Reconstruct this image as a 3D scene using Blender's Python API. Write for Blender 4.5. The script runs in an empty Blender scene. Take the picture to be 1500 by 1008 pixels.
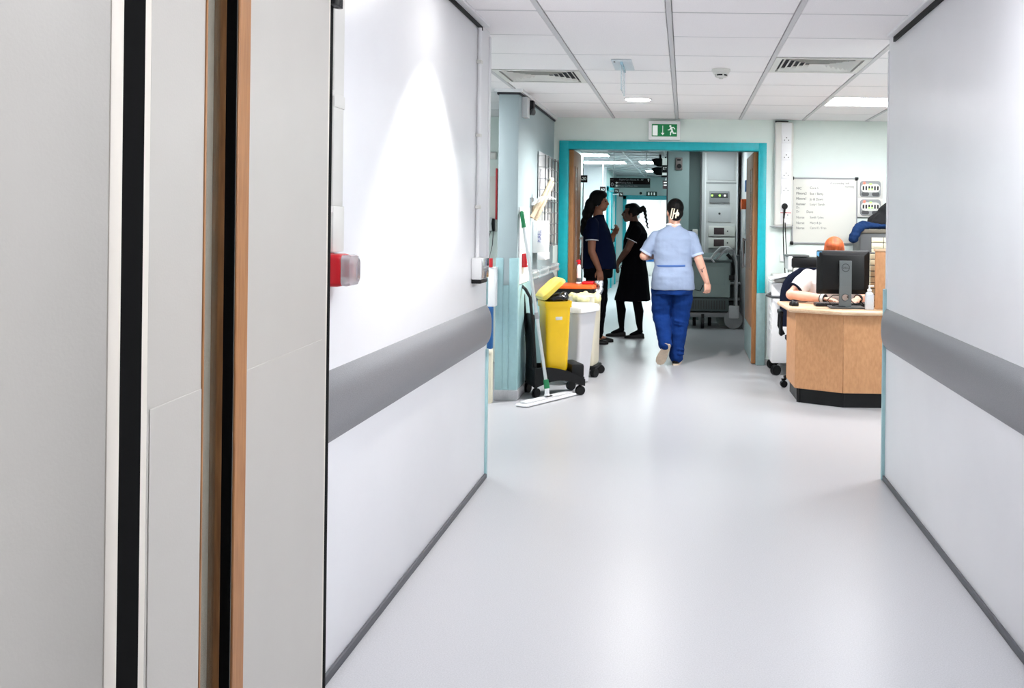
import bpy, bmesh, math, random
from mathutils import Vector, Matrix, Quaternion
random.seed(7)
S = bpy.context.scene
COL = S.collection
PI = math.pi

# ------------------------------------------------------------------ camera
FPX, VPX, VPY, HC, ROLL = 1450.0, 1003.0, 325.0, 1.42, 0.0122
cam = bpy.data.cameras.new('camera'); camo = bpy.data.objects.new('camera', cam); COL.objects.link(camo)
cam.sensor_width = 36.0; cam.sensor_fit = 'HORIZONTAL'
cam.lens = FPX / 1500 * 36
cam.shift_x = (750 - VPX) / 1500
cam.shift_y = (VPY - 504) / 1500
cam.clip_start = 0.05; cam.clip_end = 100
camo.matrix_world = Matrix.Translation((0, 0, HC)) @ Matrix.Rotation(PI/2, 4, 'X') @ Matrix.Rotation(ROLL, 4, 'Z')
S.camera = camo

# ------------------------------------------------------------------ world, exposure
w = bpy.data.worlds.new('world'); S.world = w; w.use_nodes = True
w.node_tree.nodes['Background'].inputs[0].default_value = (0.80, 0.88, 1.0, 1)
w.node_tree.nodes['Background'].inputs[1].default_value = 0.30
S.view_settings.view_transform = 'Standard'; S.view_settings.look = 'None'
S.view_settings.gamma = 1.0; S.view_settings.use_curve_mapping = False
S.view_settings.exposure = 0.72
L_PANEL = 19.0      # emission of lit ceiling panels
L_CORR = 8.6        # added corridor panels, unseen overhead
L_SPOT = 95.0       # watts, wall-washing downlight
L_FAR = 27.0

# ------------------------------------------------------------------ materials
def lin(c):
    return tuple(((v/255)/12.92 if v/255 <= 0.04045 else ((v/255+0.055)/1.055)**2.4) for v in c)

def mat(name, rgb, rough=0.5, metal=0.0, var=0.0, vscale=8.0, bump=0.0, bscale=60.0, stretch=(1,1,1), spec=0.5,
        emit=None, estr=0.0, alpha=1.0, trans=0.0, coat=0.0, rgb2=None, detail=4.0):
    m = bpy.data.materials.new(name); m.use_nodes = True
    nt = m.node_tree; b = nt.nodes['Principled BSDF']
    c = lin(rgb)
    b.inputs['Base Color'].default_value = (*c, 1)
    b.inputs['Roughness'].default_value = rough
    b.inputs['Metallic'].default_value = metal
    b.inputs['Specular IOR Level'].default_value = spec
    b.inputs['Alpha'].default_value = alpha
    b.inputs['Transmission Weight'].default_value = trans
    b.inputs['Coat Weight'].default_value = coat
    if emit:
        b.inputs['Emission Color'].default_value = (*lin(emit), 1); b.inputs['Emission Strength'].default_value = estr
    if var or bump or rgb2:
        tc = nt.nodes.new('ShaderNodeTexCoord'); mp = nt.nodes.new('ShaderNodeMapping')
        mp.inputs['Scale'].default_value = stretch
        nt.links.new(tc.outputs['Object'], mp.inputs['Vector'])
    if var or rgb2:
        n = nt.nodes.new('ShaderNodeTexNoise'); n.inputs['Scale'].default_value = vscale; n.inputs['Detail'].default_value = detail
        nt.links.new(mp.outputs[0], n.inputs['Vector'])
        r = nt.nodes.new('ShaderNodeValToRGB')
        lo = lin(rgb2) if rgb2 else tuple(v*(1-var) for v in c)
        hi = c if rgb2 else tuple(min(1, v*(1+var)) for v in c)
        r.color_ramp.elements[0].position = 0.32; r.color_ramp.elements[1].position = 0.68
        r.color_ramp.elements[0].color = (*lo, 1); r.color_ramp.elements[1].color = (*hi, 1)
        nt.links.new(n.outputs['Fac'], r.inputs['Fac']); nt.links.new(r.outputs[0], b.inputs['Base Color'])
    if bump:
        n2 = nt.nodes.new('ShaderNodeTexNoise'); n2.inputs['Scale'].default_value = bscale; n2.inputs['Detail'].default_value = 3
        nt.links.new(mp.outputs[0], n2.inputs['Vector'])
        bp = nt.nodes.new('ShaderNodeBump'); bp.inputs['Strength'].default_value = bump; bp.inputs['Distance'].default_value = 0.01
        nt.links.new(n2.outputs['Fac'], bp.inputs['Height']); nt.links.new(bp.outputs[0], b.inputs['Normal'])
    return m

M = {}
M['white_wall'] = mat('white_wall', (237,237,240), 0.38, var=0.015, vscale=3, bump=0.03, bscale=140)
M['far_wall'] = mat('far_wall', (222,233,228), 0.5, var=0.02, vscale=4, bump=0.05, bscale=120)
M['blue_wall'] = mat('blue_wall', (160,175,179), 0.5, var=0.02, vscale=4, bump=0.05, bscale=120)
M['floor'] = mat('floor', (170,170,174), 0.33, var=0.09, vscale=220, spec=0.30, detail=2)
M['ceil_tile'] = mat('ceil_tile', (246,243,244), 0.9, var=0.03, vscale=160, bump=0.12, bscale=220)
M['ceil_grid'] = mat('ceil_grid', (206,205,207), 0.6)
M['gap_shade_black'] = mat('gap_shade_black', (14,14,16), 0.8)  # black for solid strips that stand for shaded gaps
M['dark_gap'] = mat('dark_gap', (45,46,52), 0.7)
M['grey_rail'] = mat('grey_rail', (124,124,128), 0.42, var=0.08, vscale=260, bump=0.15, bscale=300)
M['skirt_dark'] = mat('skirt_dark', (74,76,82), 0.5)
M['teal_guard'] = mat('teal_guard', (158,194,199), 0.4, var=0.03, vscale=30)
M['turquoise'] = mat('turquoise', (8,172,184), 0.4, var=0.06, vscale=20)
M['frame_grey'] = mat('frame_grey', (140,165,166), 0.45, var=0.08, vscale=20)
M['wood'] = mat('wood', (170,118,72), 0.5, rgb2=(150,100,58), vscale=14, stretch=(9,9,0.7), bump=0.05, bscale=60)
M['wood_desk'] = mat('wood_desk', (201,148,104), 0.5, rgb2=(186,132,90), vscale=26, stretch=(2.2,2.2,0.9), detail=6)
M['wood_dark'] = mat('wood_dark', (140,98,58), 0.5, rgb2=(112,74,42), vscale=14, stretch=(9,9,0.7))
M['wood_light'] = mat('wood_light', (222,190,158), 0.4, rgb2=(208,172,138), vscale=16, stretch=(1,6,6))
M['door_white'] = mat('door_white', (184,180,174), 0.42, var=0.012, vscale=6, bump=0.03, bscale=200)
M['door_cream'] = mat('door_cream', (216,209,199), 0.45)
M['black_rubber'] = mat('black_rubber', (8,8,9), 0.9, spec=0.1)
M['black_plastic'] = mat('black_plastic', (19,19,21), 0.42, spec=0.25, bump=0.04, bscale=300)
M['dark_grey'] = mat('dark_grey', (70,72,74), 0.4)
M['stand_grey'] = mat('stand_grey', (104,108,110), 0.4, metal=0.3)
M['mid_grey'] = mat('mid_grey', (150,152,154), 0.45)
M['light_grey'] = mat('light_grey', (205,206,208), 0.45)
M['white_plastic'] = mat('white_plastic', (238,238,240), 0.35)
M['off_white'] = mat('off_white', (222,221,216), 0.45)
M['paper'] = mat('paper', (244,244,246), 0.8)
M['cream'] = mat('cream', (226,219,198), 0.55)
M['red'] = mat('red', (196,24,36), 0.4)
M['orange'] = mat('orange', (238,100,36), 0.4)
M['green'] = mat('green', (20,118,72), 0.45)
M['sign_green'] = mat('sign_green', (10,118,66), 0.4, emit=(10,118,66), estr=0.15)
M['sign_white'] = mat('sign_white', (240,246,242), 0.4, emit=(240,246,242), estr=0.15)
M['yellow'] = mat('yellow', (248,200,22), 0.35, var=0.03, vscale=8)
M['yellow_pale'] = mat('yellow_pale', (246,216,92), 0.35)
M['bag_yellow'] = mat('bag_yellow', (240,232,176), 0.4, bump=0.3, bscale=40)
M['bag_black'] = mat('bag_black', (18,18,21), 0.22, bump=0.5, bscale=40)
M['chrome'] = mat('chrome', (220,222,224), 0.18, metal=1.0)
M['steel'] = mat('steel', (176,178,180), 0.28, metal=0.9, bump=0.06, bscale=90)
M['alu'] = mat('alu', (208,212,214), 0.32, metal=0.7)
M['foil'] = mat('foil', (190,192,196), 0.22, metal=0.8, bump=0.6, bscale=60)
M['panel_light'] = mat('panel_light', (255,255,255), 0.5, emit=(250,252,255), estr=L_PANEL)
M['panel_corr'] = mat('panel_corr', (255,255,255), 0.5, emit=(248,251,255), estr=L_CORR)
M['panel_dim'] = mat('panel_dim', (255,255,255), 0.5, emit=(240,255,255), estr=9.0)
M['panel_far'] = mat('panel_far', (255,255,255), 0.5, emit=(240,255,255), estr=L_FAR)
M['lamp_face'] = mat('lamp_face', (255,255,255), 0.5, emit=(255,254,250), estr=14.0)
M['lens'] = mat('lens', (225,215,220), 0.12, trans=0.6, spec=0.5)
M['clear'] = mat('clear', (240,244,246), 0.06, alpha=0.28, spec=0.6)
M['acrylic'] = mat('acrylic', (206,230,240), 0.08, alpha=0.42, spec=0.6)
M['acrylic_edge'] = mat('acrylic_edge', (190,228,244), 0.1, alpha=0.85)
M['glass_dark'] = mat('glass_dark', (112,110,98), 0.04, spec=0.9, alpha=0.25, coat=0.5)
M['film'] = mat('film', (214,208,194), 0.6)  # added backing that sets the tone behind the vision glass
M['blue'] = mat('blue', (26,88,150), 0.45)
M['logo_blue'] = mat('logo_blue', (34,52,150), 0.5)
M['ink'] = mat('ink', (30,32,36), 0.6)
M['ink_soft'] = mat('ink_soft', (120,122,122), 0.7)
M['board_white'] = mat('board_white', (222,222,214), 0.22)
M['sticker_blue'] = mat('sticker_blue', (90,160,205), 0.4)
M['brown_paper'] = mat('brown_paper', (196,178,152), 0.8, var=0.1, vscale=14, stretch=(1,1,8))
M['beige_drawer'] = mat('beige_drawer', (214,206,178), 0.5)
M['fabric_navy'] = mat('fabric_navy', (22,27,44), 0.9, spec=0.1, bump=0.25, bscale=120)
M['fabric_blue'] = mat('fabric_blue', (26,48,86), 0.9, spec=0.1, bump=0.3, bscale=50)
M['fabric_black'] = mat('fabric_black', (13,13,17), 0.95, bump=0.3, bscale=50)
M['machine'] = mat('machine', (168,186,182), 0.35, var=0.05, vscale=6)
M['machine_dark'] = mat('machine_dark', (92,104,104), 0.5)
M['led_green'] = mat('led_green', (150,240,90), 0.4, emit=(150,240,90), estr=1.6)
M['led_white'] = mat('led_white', (240,245,240), 0.4, emit=(240,245,240), estr=1.2)
M['led_red'] = mat('led_red', (232,112,90), 0.4, emit=(232,112,90), estr=0.5)
M['sign_brown'] = mat('sign_brown', (34,20,22), 0.6, spec=0.2)
M['sign_grey'] = mat('sign_grey', (98,112,114), 0.45)
M['pale_teal'] = mat('pale_teal', (196,214,212), 0.5, var=0.02, vscale=3)
M['grey_teal'] = mat('grey_teal', (142,162,162), 0.5, var=0.04, vscale=3)
M['poster_yellow'] = mat('poster_yellow', (214,200,96), 0.6)
# people
M['skin'] = mat('skin', (226,172,150), 0.5, var=0.05, vscale=20)
M['skin_tan'] = mat('skin_tan', (168,112,86), 0.5, var=0.05, vscale=20)
M['skin_deep'] = mat('skin_deep', (112,76,60), 0.5, var=0.05, vscale=20)
M['tunic_blue'] = mat('tunic_blue', (141,156,184), 0.9, var=0.05, vscale=7, bump=0.5, bscale=16)
M['trim_white'] = mat('trim_white', (228,232,240), 0.8)
M['belt_blue'] = mat('belt_blue', (64,98,160), 0.8)
M['trouser_blue'] = mat('trouser_blue', (14,48,110), 0.9, spec=0.15, var=0.12, vscale=7, bump=0.6, bscale=14)
M['tunic_navy'] = mat('tunic_navy', (13,22,50), 0.9, spec=0.1, bump=0.4, bscale=16)
M['trouser_black'] = mat('trouser_black', (10,10,15), 0.92, spec=0.1, bump=0.4, bscale=14)
M['dress_black'] = mat('dress_black', (8,8,13), 0.92, spec=0.08, bump=0.3, bscale=16)
M['tights'] = mat('tights', (9,8,11), 0.8, spec=0.1)
M['shoe_black'] = mat('shoe_black', (11,11,13), 0.5, spec=0.25)
M['sole'] = mat('sole', (206,188,168), 0.7, var=0.06, vscale=40)
M['hair_black'] = mat('hair_black', (12,10,10), 0.55, spec=0.2, var=0.3, vscale=30, stretch=(1,1,0.15), bump=0.5, bscale=60)
M['hair_ginger'] = mat('hair_ginger', (196,92,34), 0.62, rgb2=(140,58,20), vscale=26, stretch=(1.5,0.4,0.4), bump=0.5, bscale=40)
M['polo_white'] = mat('polo_white', (236,232,232), 0.9, bump=0.4, bscale=16)
M['clip_pale'] = mat('clip_pale', (240,226,204), 0.35)
M['tattoo'] = mat('tattoo', (62,58,66), 0.6)
M['eye'] = mat('eye', (40,30,26), 0.15)

# ------------------------------------------------------------------ helpers
def at(px, py, y):
    """pixel of the 1500x1008 photograph -> the point at real depth y"""
    dx, dy = px - VPX, py - VPY
    ux, uy = dx + ROLL*dy, dy - ROLL*dx
    return Vector((ux*y/FPX, y, HC - uy*y/FPX))

def frame_z(d):
    """matrix whose z axis is d"""
    return Vector(d).normalized().to_track_quat('Z', 'Y').to_matrix().to_4x4()

class MB:
    def __init__(s): s.bm = bmesh.new()
    def _xf(s, verts, m):
        if m is not None: bmesh.ops.transform(s.bm, matrix=m, verts=verts)
    def box(s, x0, x1, y0, y1, z0, z1, bev=0.0, m=None, seg=2):
        r = bmesh.ops.create_cube(s.bm, size=1.0)
        vs = r['verts']
        bmesh.ops.transform(s.bm, matrix=Matrix.Translation(((x0+x1)/2, (y0+y1)/2, (z0+z1)/2)) @ Matrix.Diagonal((abs(x1-x0), abs(y1-y0), abs(z1-z0), 1)), verts=vs)
        if bev > 0:
            es = list({e for v in vs for e in v.link_edges})
            fs0 = set(s.bm.faces) - {f for v in vs for f in v.link_faces}
            bmesh.ops.bevel(s.bm, geom=es, offset=bev, segments=seg, affect='EDGES', profile=0.5)
            vs = list({v for f in s.bm.faces if f not in fs0 for v in f.verts})
        s._xf(vs, m); return s
    def cyl(s, p0, p1, r0, r1=None, n=16):
        p0, p1 = Vector(p0), Vector(p1); r1 = r0 if r1 is None else r1
        q = frame_z(p1-p0); rings = []
        for p, r in ((p0, r0), (p1, r1)):
            rings.append([s.bm.verts.new(p + (q @ Vector((math.cos(2*PI*k/n)*r, math.sin(2*PI*k/n)*r, 0)))) for k in range(n)])
        s._skin(rings); return s
    def _skin(s, rings, closed=False):
        n = len(rings[0])
        for a, b in zip(rings, rings[1:]):
            for k in range(n):
                s.bm.faces.new((a[k], a[(k+1) % n], b[(k+1) % n], b[k]))
        s.bm.faces.new(list(reversed(rings[0]))); s.bm.faces.new(rings[-1])
    def loft(s, rings, m=None):
        rr = [[s.bm.verts.new(Vector(p) if m is None else m @ Vector(p)) for p in r] for r in rings]
        s._skin(rr); return s
    def tube(s, pts, rad, n=10, m=None):
        pts = [Vector(p) for p in pts]
        rad = [rad]*len(pts) if isinstance(rad, (int, float)) else rad
        rings = []; prev = None
        for i, p in enumerate(pts):
            t = (pts[min(i+1, len(pts)-1)] - pts[max(i-1, 0)]).normalized()
            if prev is None:
                u = t.orthogonal().normalized()
            else:
                u = (prev - t*prev.dot(t)).normalized()
            prev = u; v = t.cross(u)
            rings.append([p + (u*math.cos(2*PI*k/n) + v*math.sin(2*PI*k/n))*rad[i] for k in range(n)])
        return s.loft(rings, m)
    def limb(s, pts, rad, n=14):
        s.tube(pts, rad, n)
        for p, r in zip(pts, rad): s.ball(p, (r*0.985,)*3)
        return s
    def ball(s, c, r, m=None, u=16, v=10):
        r = (r, r, r) if isinstance(r, (int, float)) else r
        g = bmesh.ops.create_uvsphere(s.bm, u_segments=u, v_segments=v, radius=1.0)
        mm = Matrix.Translation(c) @ (m if m is not None else Matrix.Identity(4)) @ Matrix.Diagonal((*r, 1))
        bmesh.ops.transform(s.bm, matrix=mm, verts=g['verts']); return s
    def prism(s, poly, z0, z1, m=None):
        a = [(x, y, z0) for x, y in poly]; b = [(x, y, z1) for x, y in poly]
        return s.loft([a, b], m)
    def lathe(s, prof, c=(0,0,0), n=24, m=None):
        rings = [[(c[0]+max(r, 1e-4)*math.cos(2*PI*k/n), c[1]+max(r, 1e-4)*math.sin(2*PI*k/n), c[2]+z) for k in range(n)] for r, z in prof]
        return s.loft(rings, m)
    def mesh(s, name, smooth=True):
        bmesh.ops.recalc_face_normals(s.bm, faces=s.bm.faces)
        me = bpy.data.meshes.new(name); s.bm.to_mesh(me); s.bm.free()
        if smooth:
            for p in me.polygons: p.use_smooth = True
            me.set_sharp_from_angle(angle=math.radians(38))
        return me
    def build(s, name, m, parent=None, label=None, smooth=True):
        me = s.mesh(name, smooth); me.materials.append(m)
        o = bpy.data.objects.new(name, me); COL.objects.link(o)
        if parent: o.parent = parent
        if label: o['label'] = label
        return o

def thing(name, label, cat, loc=(0,0,0), rotz=0.0, group=None):
    o = bpy.data.objects.new(name, None); COL.objects.link(o); o.empty_display_size = 0.1
    o.location = loc; o.rotation_euler = (0, 0, rotz); o['label'] = label; o['category'] = cat
    if group: o['group'] = group
    return o
def tag(o, label, cat, group=None):
    o['label'] = label; o['category'] = cat
    if group: o['group'] = group
    return o
def struct(o): o['kind'] = 'structure'; return o
def root(name):
    o = bpy.data.objects.new(name, None); COL.objects.link(o); o.empty_display_size = 0.1; o['kind'] = 'structure'; return o
def copyof(o, name, parent, loc=None):
    c = o.copy(); COL.objects.link(c); c.parent = parent
    if loc is not None: c.location = loc
    return c
def text(txt, size, m, parent, loc, rot=(PI/2, 0, 0), name='lettering', extrude=0.0008, align='LEFT', sx=1.0):
    cu = bpy.data.curves.new(name, 'FONT'); cu.body = txt; cu.size = size; cu.extrude = extrude; cu.align_x = align; cu.align_y = 'CENTER'
    cu.resolution_u = 3
    t = bpy.data.objects.new(name, cu); COL.objects.link(t)
    me = bpy.data.meshes.new_from_object(t.evaluated_get(bpy.context.evaluated_depsgraph_get()))
    bpy.data.objects.remove(t); bpy.data.curves.remove(cu)
    me.transform(Matrix.Diagonal((sx, 1, 1, 1)))
    me.materials.clear(); me.materials.append(m)
    o = bpy.data.objects.new(name, me); COL.objects.link(o); o.parent = parent
    o.location = loc; o.rotation_euler = rot
    return o
def fuse(mb, voxel=0.006, smooth=3, name='fused'):
    """one continuous closed surface out of overlapping closed solids"""
    bmesh.ops.recalc_face_normals(mb.bm, faces=mb.bm.faces)
    me = bpy.data.meshes.new(name); mb.bm.to_mesh(me); mb.bm.free()
    o = bpy.data.objects.new(name, me); COL.objects.link(o)
    r = o.modifiers.new('r', 'REMESH'); r.mode = 'VOXEL'; r.voxel_size = voxel
    if smooth:
        sm = o.modifiers.new('s', 'SMOOTH'); sm.factor = 0.5; sm.iterations = smooth
    out = bpy.data.meshes.new_from_object(o.evaluated_get(bpy.context.evaluated_depsgraph_get()))
    bpy.data.objects.remove(o); bpy.data.meshes.remove(me)
    for p in out.polygons: p.use_smooth = True
    return out
def put(me, name, m, parent, label=None):
    me.name = name; me.materials.clear(); me.materials.append(m)
    o = bpy.data.objects.new(name, me); COL.objects.link(o); o.parent = parent
    if label: o['label'] = label
    return o
def rumple(me, amp, sc=(9, 9, 14), seed=0.0):
    from mathutils import noise
    ns = [v.normal.copy() for v in me.vertices]
    for v, n in zip(me.vertices, ns):
        p = Vector((v.co.x*sc[0]+seed, v.co.y*sc[1]+seed*0.7, v.co.z*sc[2]))
        f = noise.noise(p) + 0.5*noise.noise(p*2.1)
        v.co += n*f*amp
    return me
def rrect(w, d, r, n=5):
    pts = []
    for cx, cy, a0 in ((w/2-r, d/2-r, 0), (-w/2+r, d/2-r, PI/2), (-w/2+r, -d/2+r, PI), (w/2-r, -d/2+r, 1.5*PI)):
        for k in range(n+1):
            a = a0 + PI/2*k/n; pts.append((cx+r*math.cos(a), cy+r*math.sin(a)))
    return pts

# ------------------------------------------------------------------ the setting
XL, XR, YL, YR, YF, ZC = -1.082, 1.125, 5.44, 5.50, 9.87, 2.45
struct(MB().box(-6, 6, -3.2, 30, -0.1, 0).build('floor', M['floor'], smooth=False))
wl = root('wall_left'); wl2 = MB().box(XL-0.15, XL, 1.40, YL, 0, 2.6, 0.006).build('wall_face', M['white_wall'], wl)
wr = root('wall_right'); MB().box(XR, XR+0.15, -3.0, YR, 0, 2.6, 0.006).build('wall_face', M['white_wall'], wr)
wfp = [(-1.25, -3.0), (-0.838, -3.0), (-0.838, 1.16)] + [(-0.838+0.038*((k/8)**2.8), 1.16+0.216*k/8) for k in range(1, 9)] + [(-1.25, 1.376)]  # end curves outward so the face darkens there, shade put into the shape
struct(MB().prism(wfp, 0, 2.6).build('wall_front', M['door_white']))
struct(MB().box(-1.3, 1.3, -3.2, -3.0, 0, 2.6).build('wall_rear', M['white_wall'], smooth=False))
# wall ends: rounded corner bead above, teal corner guard below
MB().box(XL-0.15, XL+0.012, YL-0.02, YL+0.012, 0.0, 0.71, 0.004).build('corner_guard', M['teal_guard'], wl, 'pale teal guard at foot of the wall end')
MB().box(XL-0.15, XL+0.006, YL-0.02, YL+0.008, 0.95, 1.10, 0.004).build('corner_guard', M['teal_guard'], wl)
MB().box(XL-0.15, XL+0.008, YL-0.03, YL+0.006, 1.10, 2.42, 0.004).build('corner_bead', M['white_wall'], wl)
MB().box(XR-0.018, XR+0.15, YR-0.012, YR+0.014, 0.0, 1.06, 0.004).build('corner_guard', M['teal_guard'], wr, 'pale teal guard at foot of the wall end')
MB().box(XR-0.006, XR+0.15, YR-0.02, YR+0.006, 1.06, 2.38, 0.003).build('corner_bead', M['white_wall'], wr)
# dark strips where wall meets floor
struct(MB().box(XL, XL+0.012, 1.45, YL, 0, 0.028, 0.003).build('baseboard_left', M['skirt_dark']))
struct(MB().box(XR-0.012, XR, -3, YR, 0, 0.028, 0.003).build('baseboard_right', M['skirt_dark']))
# crash rails
def rail(name, x, sgn, y0, y1, z0=0.730, z1=0.952, proud=0.034, m='grey_rail'):
    prof = []
    for k in range(13):
        t = k/12; prof.append((proud*(1-abs(2*t-1)**3.2), z0+(z1-z0)*t))
    mb = MB(); rings = []
    for y, sc in ((y0, 1), (y1-0.07, 1), (y1-0.03, 0.9), (y1-0.008, 0.6), (y1, 0.15)):
        zc = (z0+z1)/2
        rings.append([(x + sgn*(p[0]*sc+0.001), y, zc+(p[1]-zc)*(0.9+0.1*sc)) for p in prof] + [(x-sgn*0.002, y, z1), (x-sgn*0.002, y, z0)])
    return struct(mb.loft(rings).build(name, M[m]))
rail('trim_1', XL, 1, 1.45, YL+0.01)
rail('trim_2', XR, -1, -3, YR+0.01)
# white edge angle where walls meet ceiling, with a black strip as the gap's shade
t3 = root('trim_3')
MB().box(XL-0.02, XL+0.042, 1.4, 5.22, 2.432, 2.446).build('edge_angle', M['white_plastic'], t3)
MB().box(XL-0.02, XL+0.010, 1.4, 5.20, 2.412, 2.431).build('shadow_strip', M['gap_shade_black'], t3)
t4 = root('trim_4')
MB().box(XR-0.042, XR+0.02, -3, 5.36, 2.432, 2.446).build('edge_angle', M['white_plastic'], t4)
MB().box(XR-0.012, XR+0.02, -3, 5.34, 2.405, 2.431).build('shadow_strip', M['gap_shade_black'], t4)

# partition beside the doorway
PX0, PX1, PY0 = -1.47, -1.31, 7.77
wp = root('wall_left_far')
MB().box(PX0, PX1, PY0, YF, 0.08, 2.42, 0.012).build('wall_face', M['blue_wall'], wp)
t8 = root('trim_8')
MB().box(PX0-0.03, PX1+0.03, PY0-0.03, YF, 2.420, 2.447).build('edge_angle', M['white_plastic'], t8)
MB().box(PX0-0.012, PX1+0.010, PY0-0.010, YF, 2.403, 2.4195).build('shadow_strip', M['dark_gap'], t8)  # dark strip drawn as the shade under the overhang
MB().box(PX0-0.008, PX0+0.052, PY0-0.008, PY0+0.06, 0.08, 1.12, 0.006).build('corner_guard', M['teal_guard'], wp, 'taller teal corner guard')
MB().box(PX1-0.062, PX1+0.008, PY0-0.008, PY0+0.06, 0.08, 1.12, 0.006).build('corner_guard', M['teal_guard'], wp, 'taller teal corner guard')
MB().box(PX0+0.052, PX1-0.062, PY0-0.006, PY0+0.05, 0.08, 0.905, 0.003).build('wall_sheet', M['teal_guard'], wp, 'teal protective sheet between the corner guards')
MB().box(PX1-0.02, PX1+0.006, PY0+0.06, YF, 0.08, 0.905, 0.003).build('wall_sheet', M['teal_guard'], wp)
MB().box(PX0-0.014, PX1+0.014, PY0-0.014, YF, 0.0, 0.085, 0.01).build('floor_coving', M['floor'], t8, 'floor vinyl coved up as a skirting')
rail('trim_5', PX1+0.006, 1, 8.45, YF-0.02, 0.70, 0.90, 0.03)

# far wall with the doorway
OX0, OX1, OZ = -1.165, 0.728, 2.133      # opening inside the frame
FX0, FX1, FZ = -1.257, 0.808, 2.215
wf = root('wall_far')
MB().box(-4.2, FX0+0.02, YF, YF+0.15, 0, 2.6).build('wall_face', M['far_wall'], wf, smooth=False)
MB().box(FX1-0.02, 5.0, YF, YF+0.15, 0, 2.6).build('wall_face', M['far_wall'], wf, smooth=False)
MB().box(FX0+0.02, FX1-0.02, YF, YF+0.15, FZ-0.02, 2.6).build('wall_face', M['far_wall'], wf, smooth=False)
struct(MB().box(FX1+0.0, 5.0, YF-0.012, YF, 0, 0.06).build('baseboard_far', M['mid_grey']))
d2 = root('door_2')
MB().box(FX0, OX0, YF-0.022, YF+0.16, 0.72, FZ, 0.004).build('door_jamb', M['turquoise'], d2)
MB().box(OX1, FX1, YF-0.022, YF+0.16, 0.72, FZ, 0.004).build('door_jamb', M['turquoise'], d2)
MB().box(FX0-0.004, OX0+0.003, YF-0.026, YF+0.16, 0, 0.72, 0.004).build('jamb_guard', M['frame_grey'], d2, 'grey-green guard on lower door jamb')
MB().box(OX1-0.003, FX1+0.004, YF-0.026, YF+0.16, 0, 0.72, 0.004).build('jamb_guard', M['frame_grey'], d2, 'grey-green guard on lower door jamb')
MB().box(OX0-0.01, OX1+0.01, YF-0.021, YF+0.16, OZ, FZ-0.001, 0.004).build('door_head', M['turquoise'], d2)
MB().box(OX1, OX1+0.02, YF-0.026, YF-0.02, 0.72, OZ).build('stop_bead', M['turquoise'], d2)
def leaf(x0, x1, y0, y1, face, glass=True):
    g = MB().box(x0, x1, y0, y1, 0.008, OZ-0.006, 0.003).build('door_leaf', M['wood'], d2)
    fx = x1 if face > 0 else x0
    MB().box(fx-0.003, fx+0.003, y0+0.05, y1-0.02, 0.02, 0.36).build('kick_plate', M['frame_grey'], g)
    if glass:
        MB().box(fx-0.004, fx+0.004, y0+0.12, y0+0.34, 0.95, 1.95).build('vision_panel', M['clear'], g)
        MB().box(fx-0.006, fx+0.006, y0+0.10, y0+0.12, 0.93, 1.97).build('panel_bead', M['wood_dark'], g)
        MB().box(fx-0.006, fx+0.006, y0+0.34, y0+0.36, 0.93, 1.97).build('panel_bead', M['wood_dark'], g)
    MB().cyl((fx+face*0.035, y1-0.12, 0.92), (fx+face*0.035, y1-0.12, 1.25), 0.010).box(fx, fx+face*0.035, y1-0.128, y1-0.112, 0.93, 0.95).box(fx, fx+face*0.035, y1-0.128, y1-0.112, 1.22, 1.24).build('pull_handle', M['steel'], g)
    return g
leaf(OX0, OX0+0.046, YF+0.05, YF+0.75, 1)
leaf(OX1-0.046, OX1, YF+0.05, YF+1.15, -1)

# side and outer walls, mostly unseen
struct(MB().box(-4.2, -4.05, 5.4, 10, 0, 2.6).build('wall_left_outer', M['far_wall'], smooth=False))
struct(MB().box(5.0, 5.15, 5.4, 10, 0, 2.6).build('wall_right_outer', M['far_wall'], smooth=False))
struct(MB().box(-4.2, XL-0.15, 5.25, YL-0.02, 0, 2.6).build('wall_left_return', M['far_wall'], smooth=False))
struct(MB().box(XR+0.15, 5.15, 5.30, YR-0.02, 0, 2.6).build('wall_right_return', M['far_wall'], smooth=False))

# ceiling: slab, tee bars, tiles
ce = root('ceiling')
MB().box(-6, 6, -3.2, 30, 2.475, 2.6).build('ceiling_slab', M['mid_grey'], ce, smooth=False)
P = 0.63; RX = [-0.09 + P*k for k in range(-5, 7)]
RY = [4.86 + P*k for k in range(-8, 9)]
Z0 = ZC - 0.004
for i, x in enumerate(RX):
    y0 = -0.2 if -1.0 < x < 1.12 else YL-0.02
    MB().box(x-0.013, x+0.013, y0, YF, Z0-0.004, Z0+0.02).build('main_tee', M['ceil_grid'], ce, smooth=False)
tile_me = MB().box(-(P/2-0.016), P/2-0.016, -(P/2-0.0055), P/2-0.0055, 0, 0.015, 0.003, seg=1).mesh('ceiling_tile'); tile_me.materials.append(M['ceil_tile'])
tee_me = MB().box(-(P/2-0.013), P/2-0.013, -0.0055, 0.0055, 0.0035, 0.018).mesh('cross_tee', False); tee_me.materials.append(M['ceil_grid'])
VENTS = {(-1.035, 7.065): 1, (0.855, 6.435): 1}
PANELS = [(1.8, 8.325), (2.43, 6.435), (-2.61, 7.065), (0.54, 2.655), (0.54, 1.395)]
def occupied(x, y):
    for vx, vy in VENTS:
        if abs(x-vx) < 0.1 and abs(y-vy) < 0.1: return True
    for px_, py_ in PANELS:
        if abs(x-px_) < 0.55 and abs(y-py_) < 0.1: return True
    return False
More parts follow.
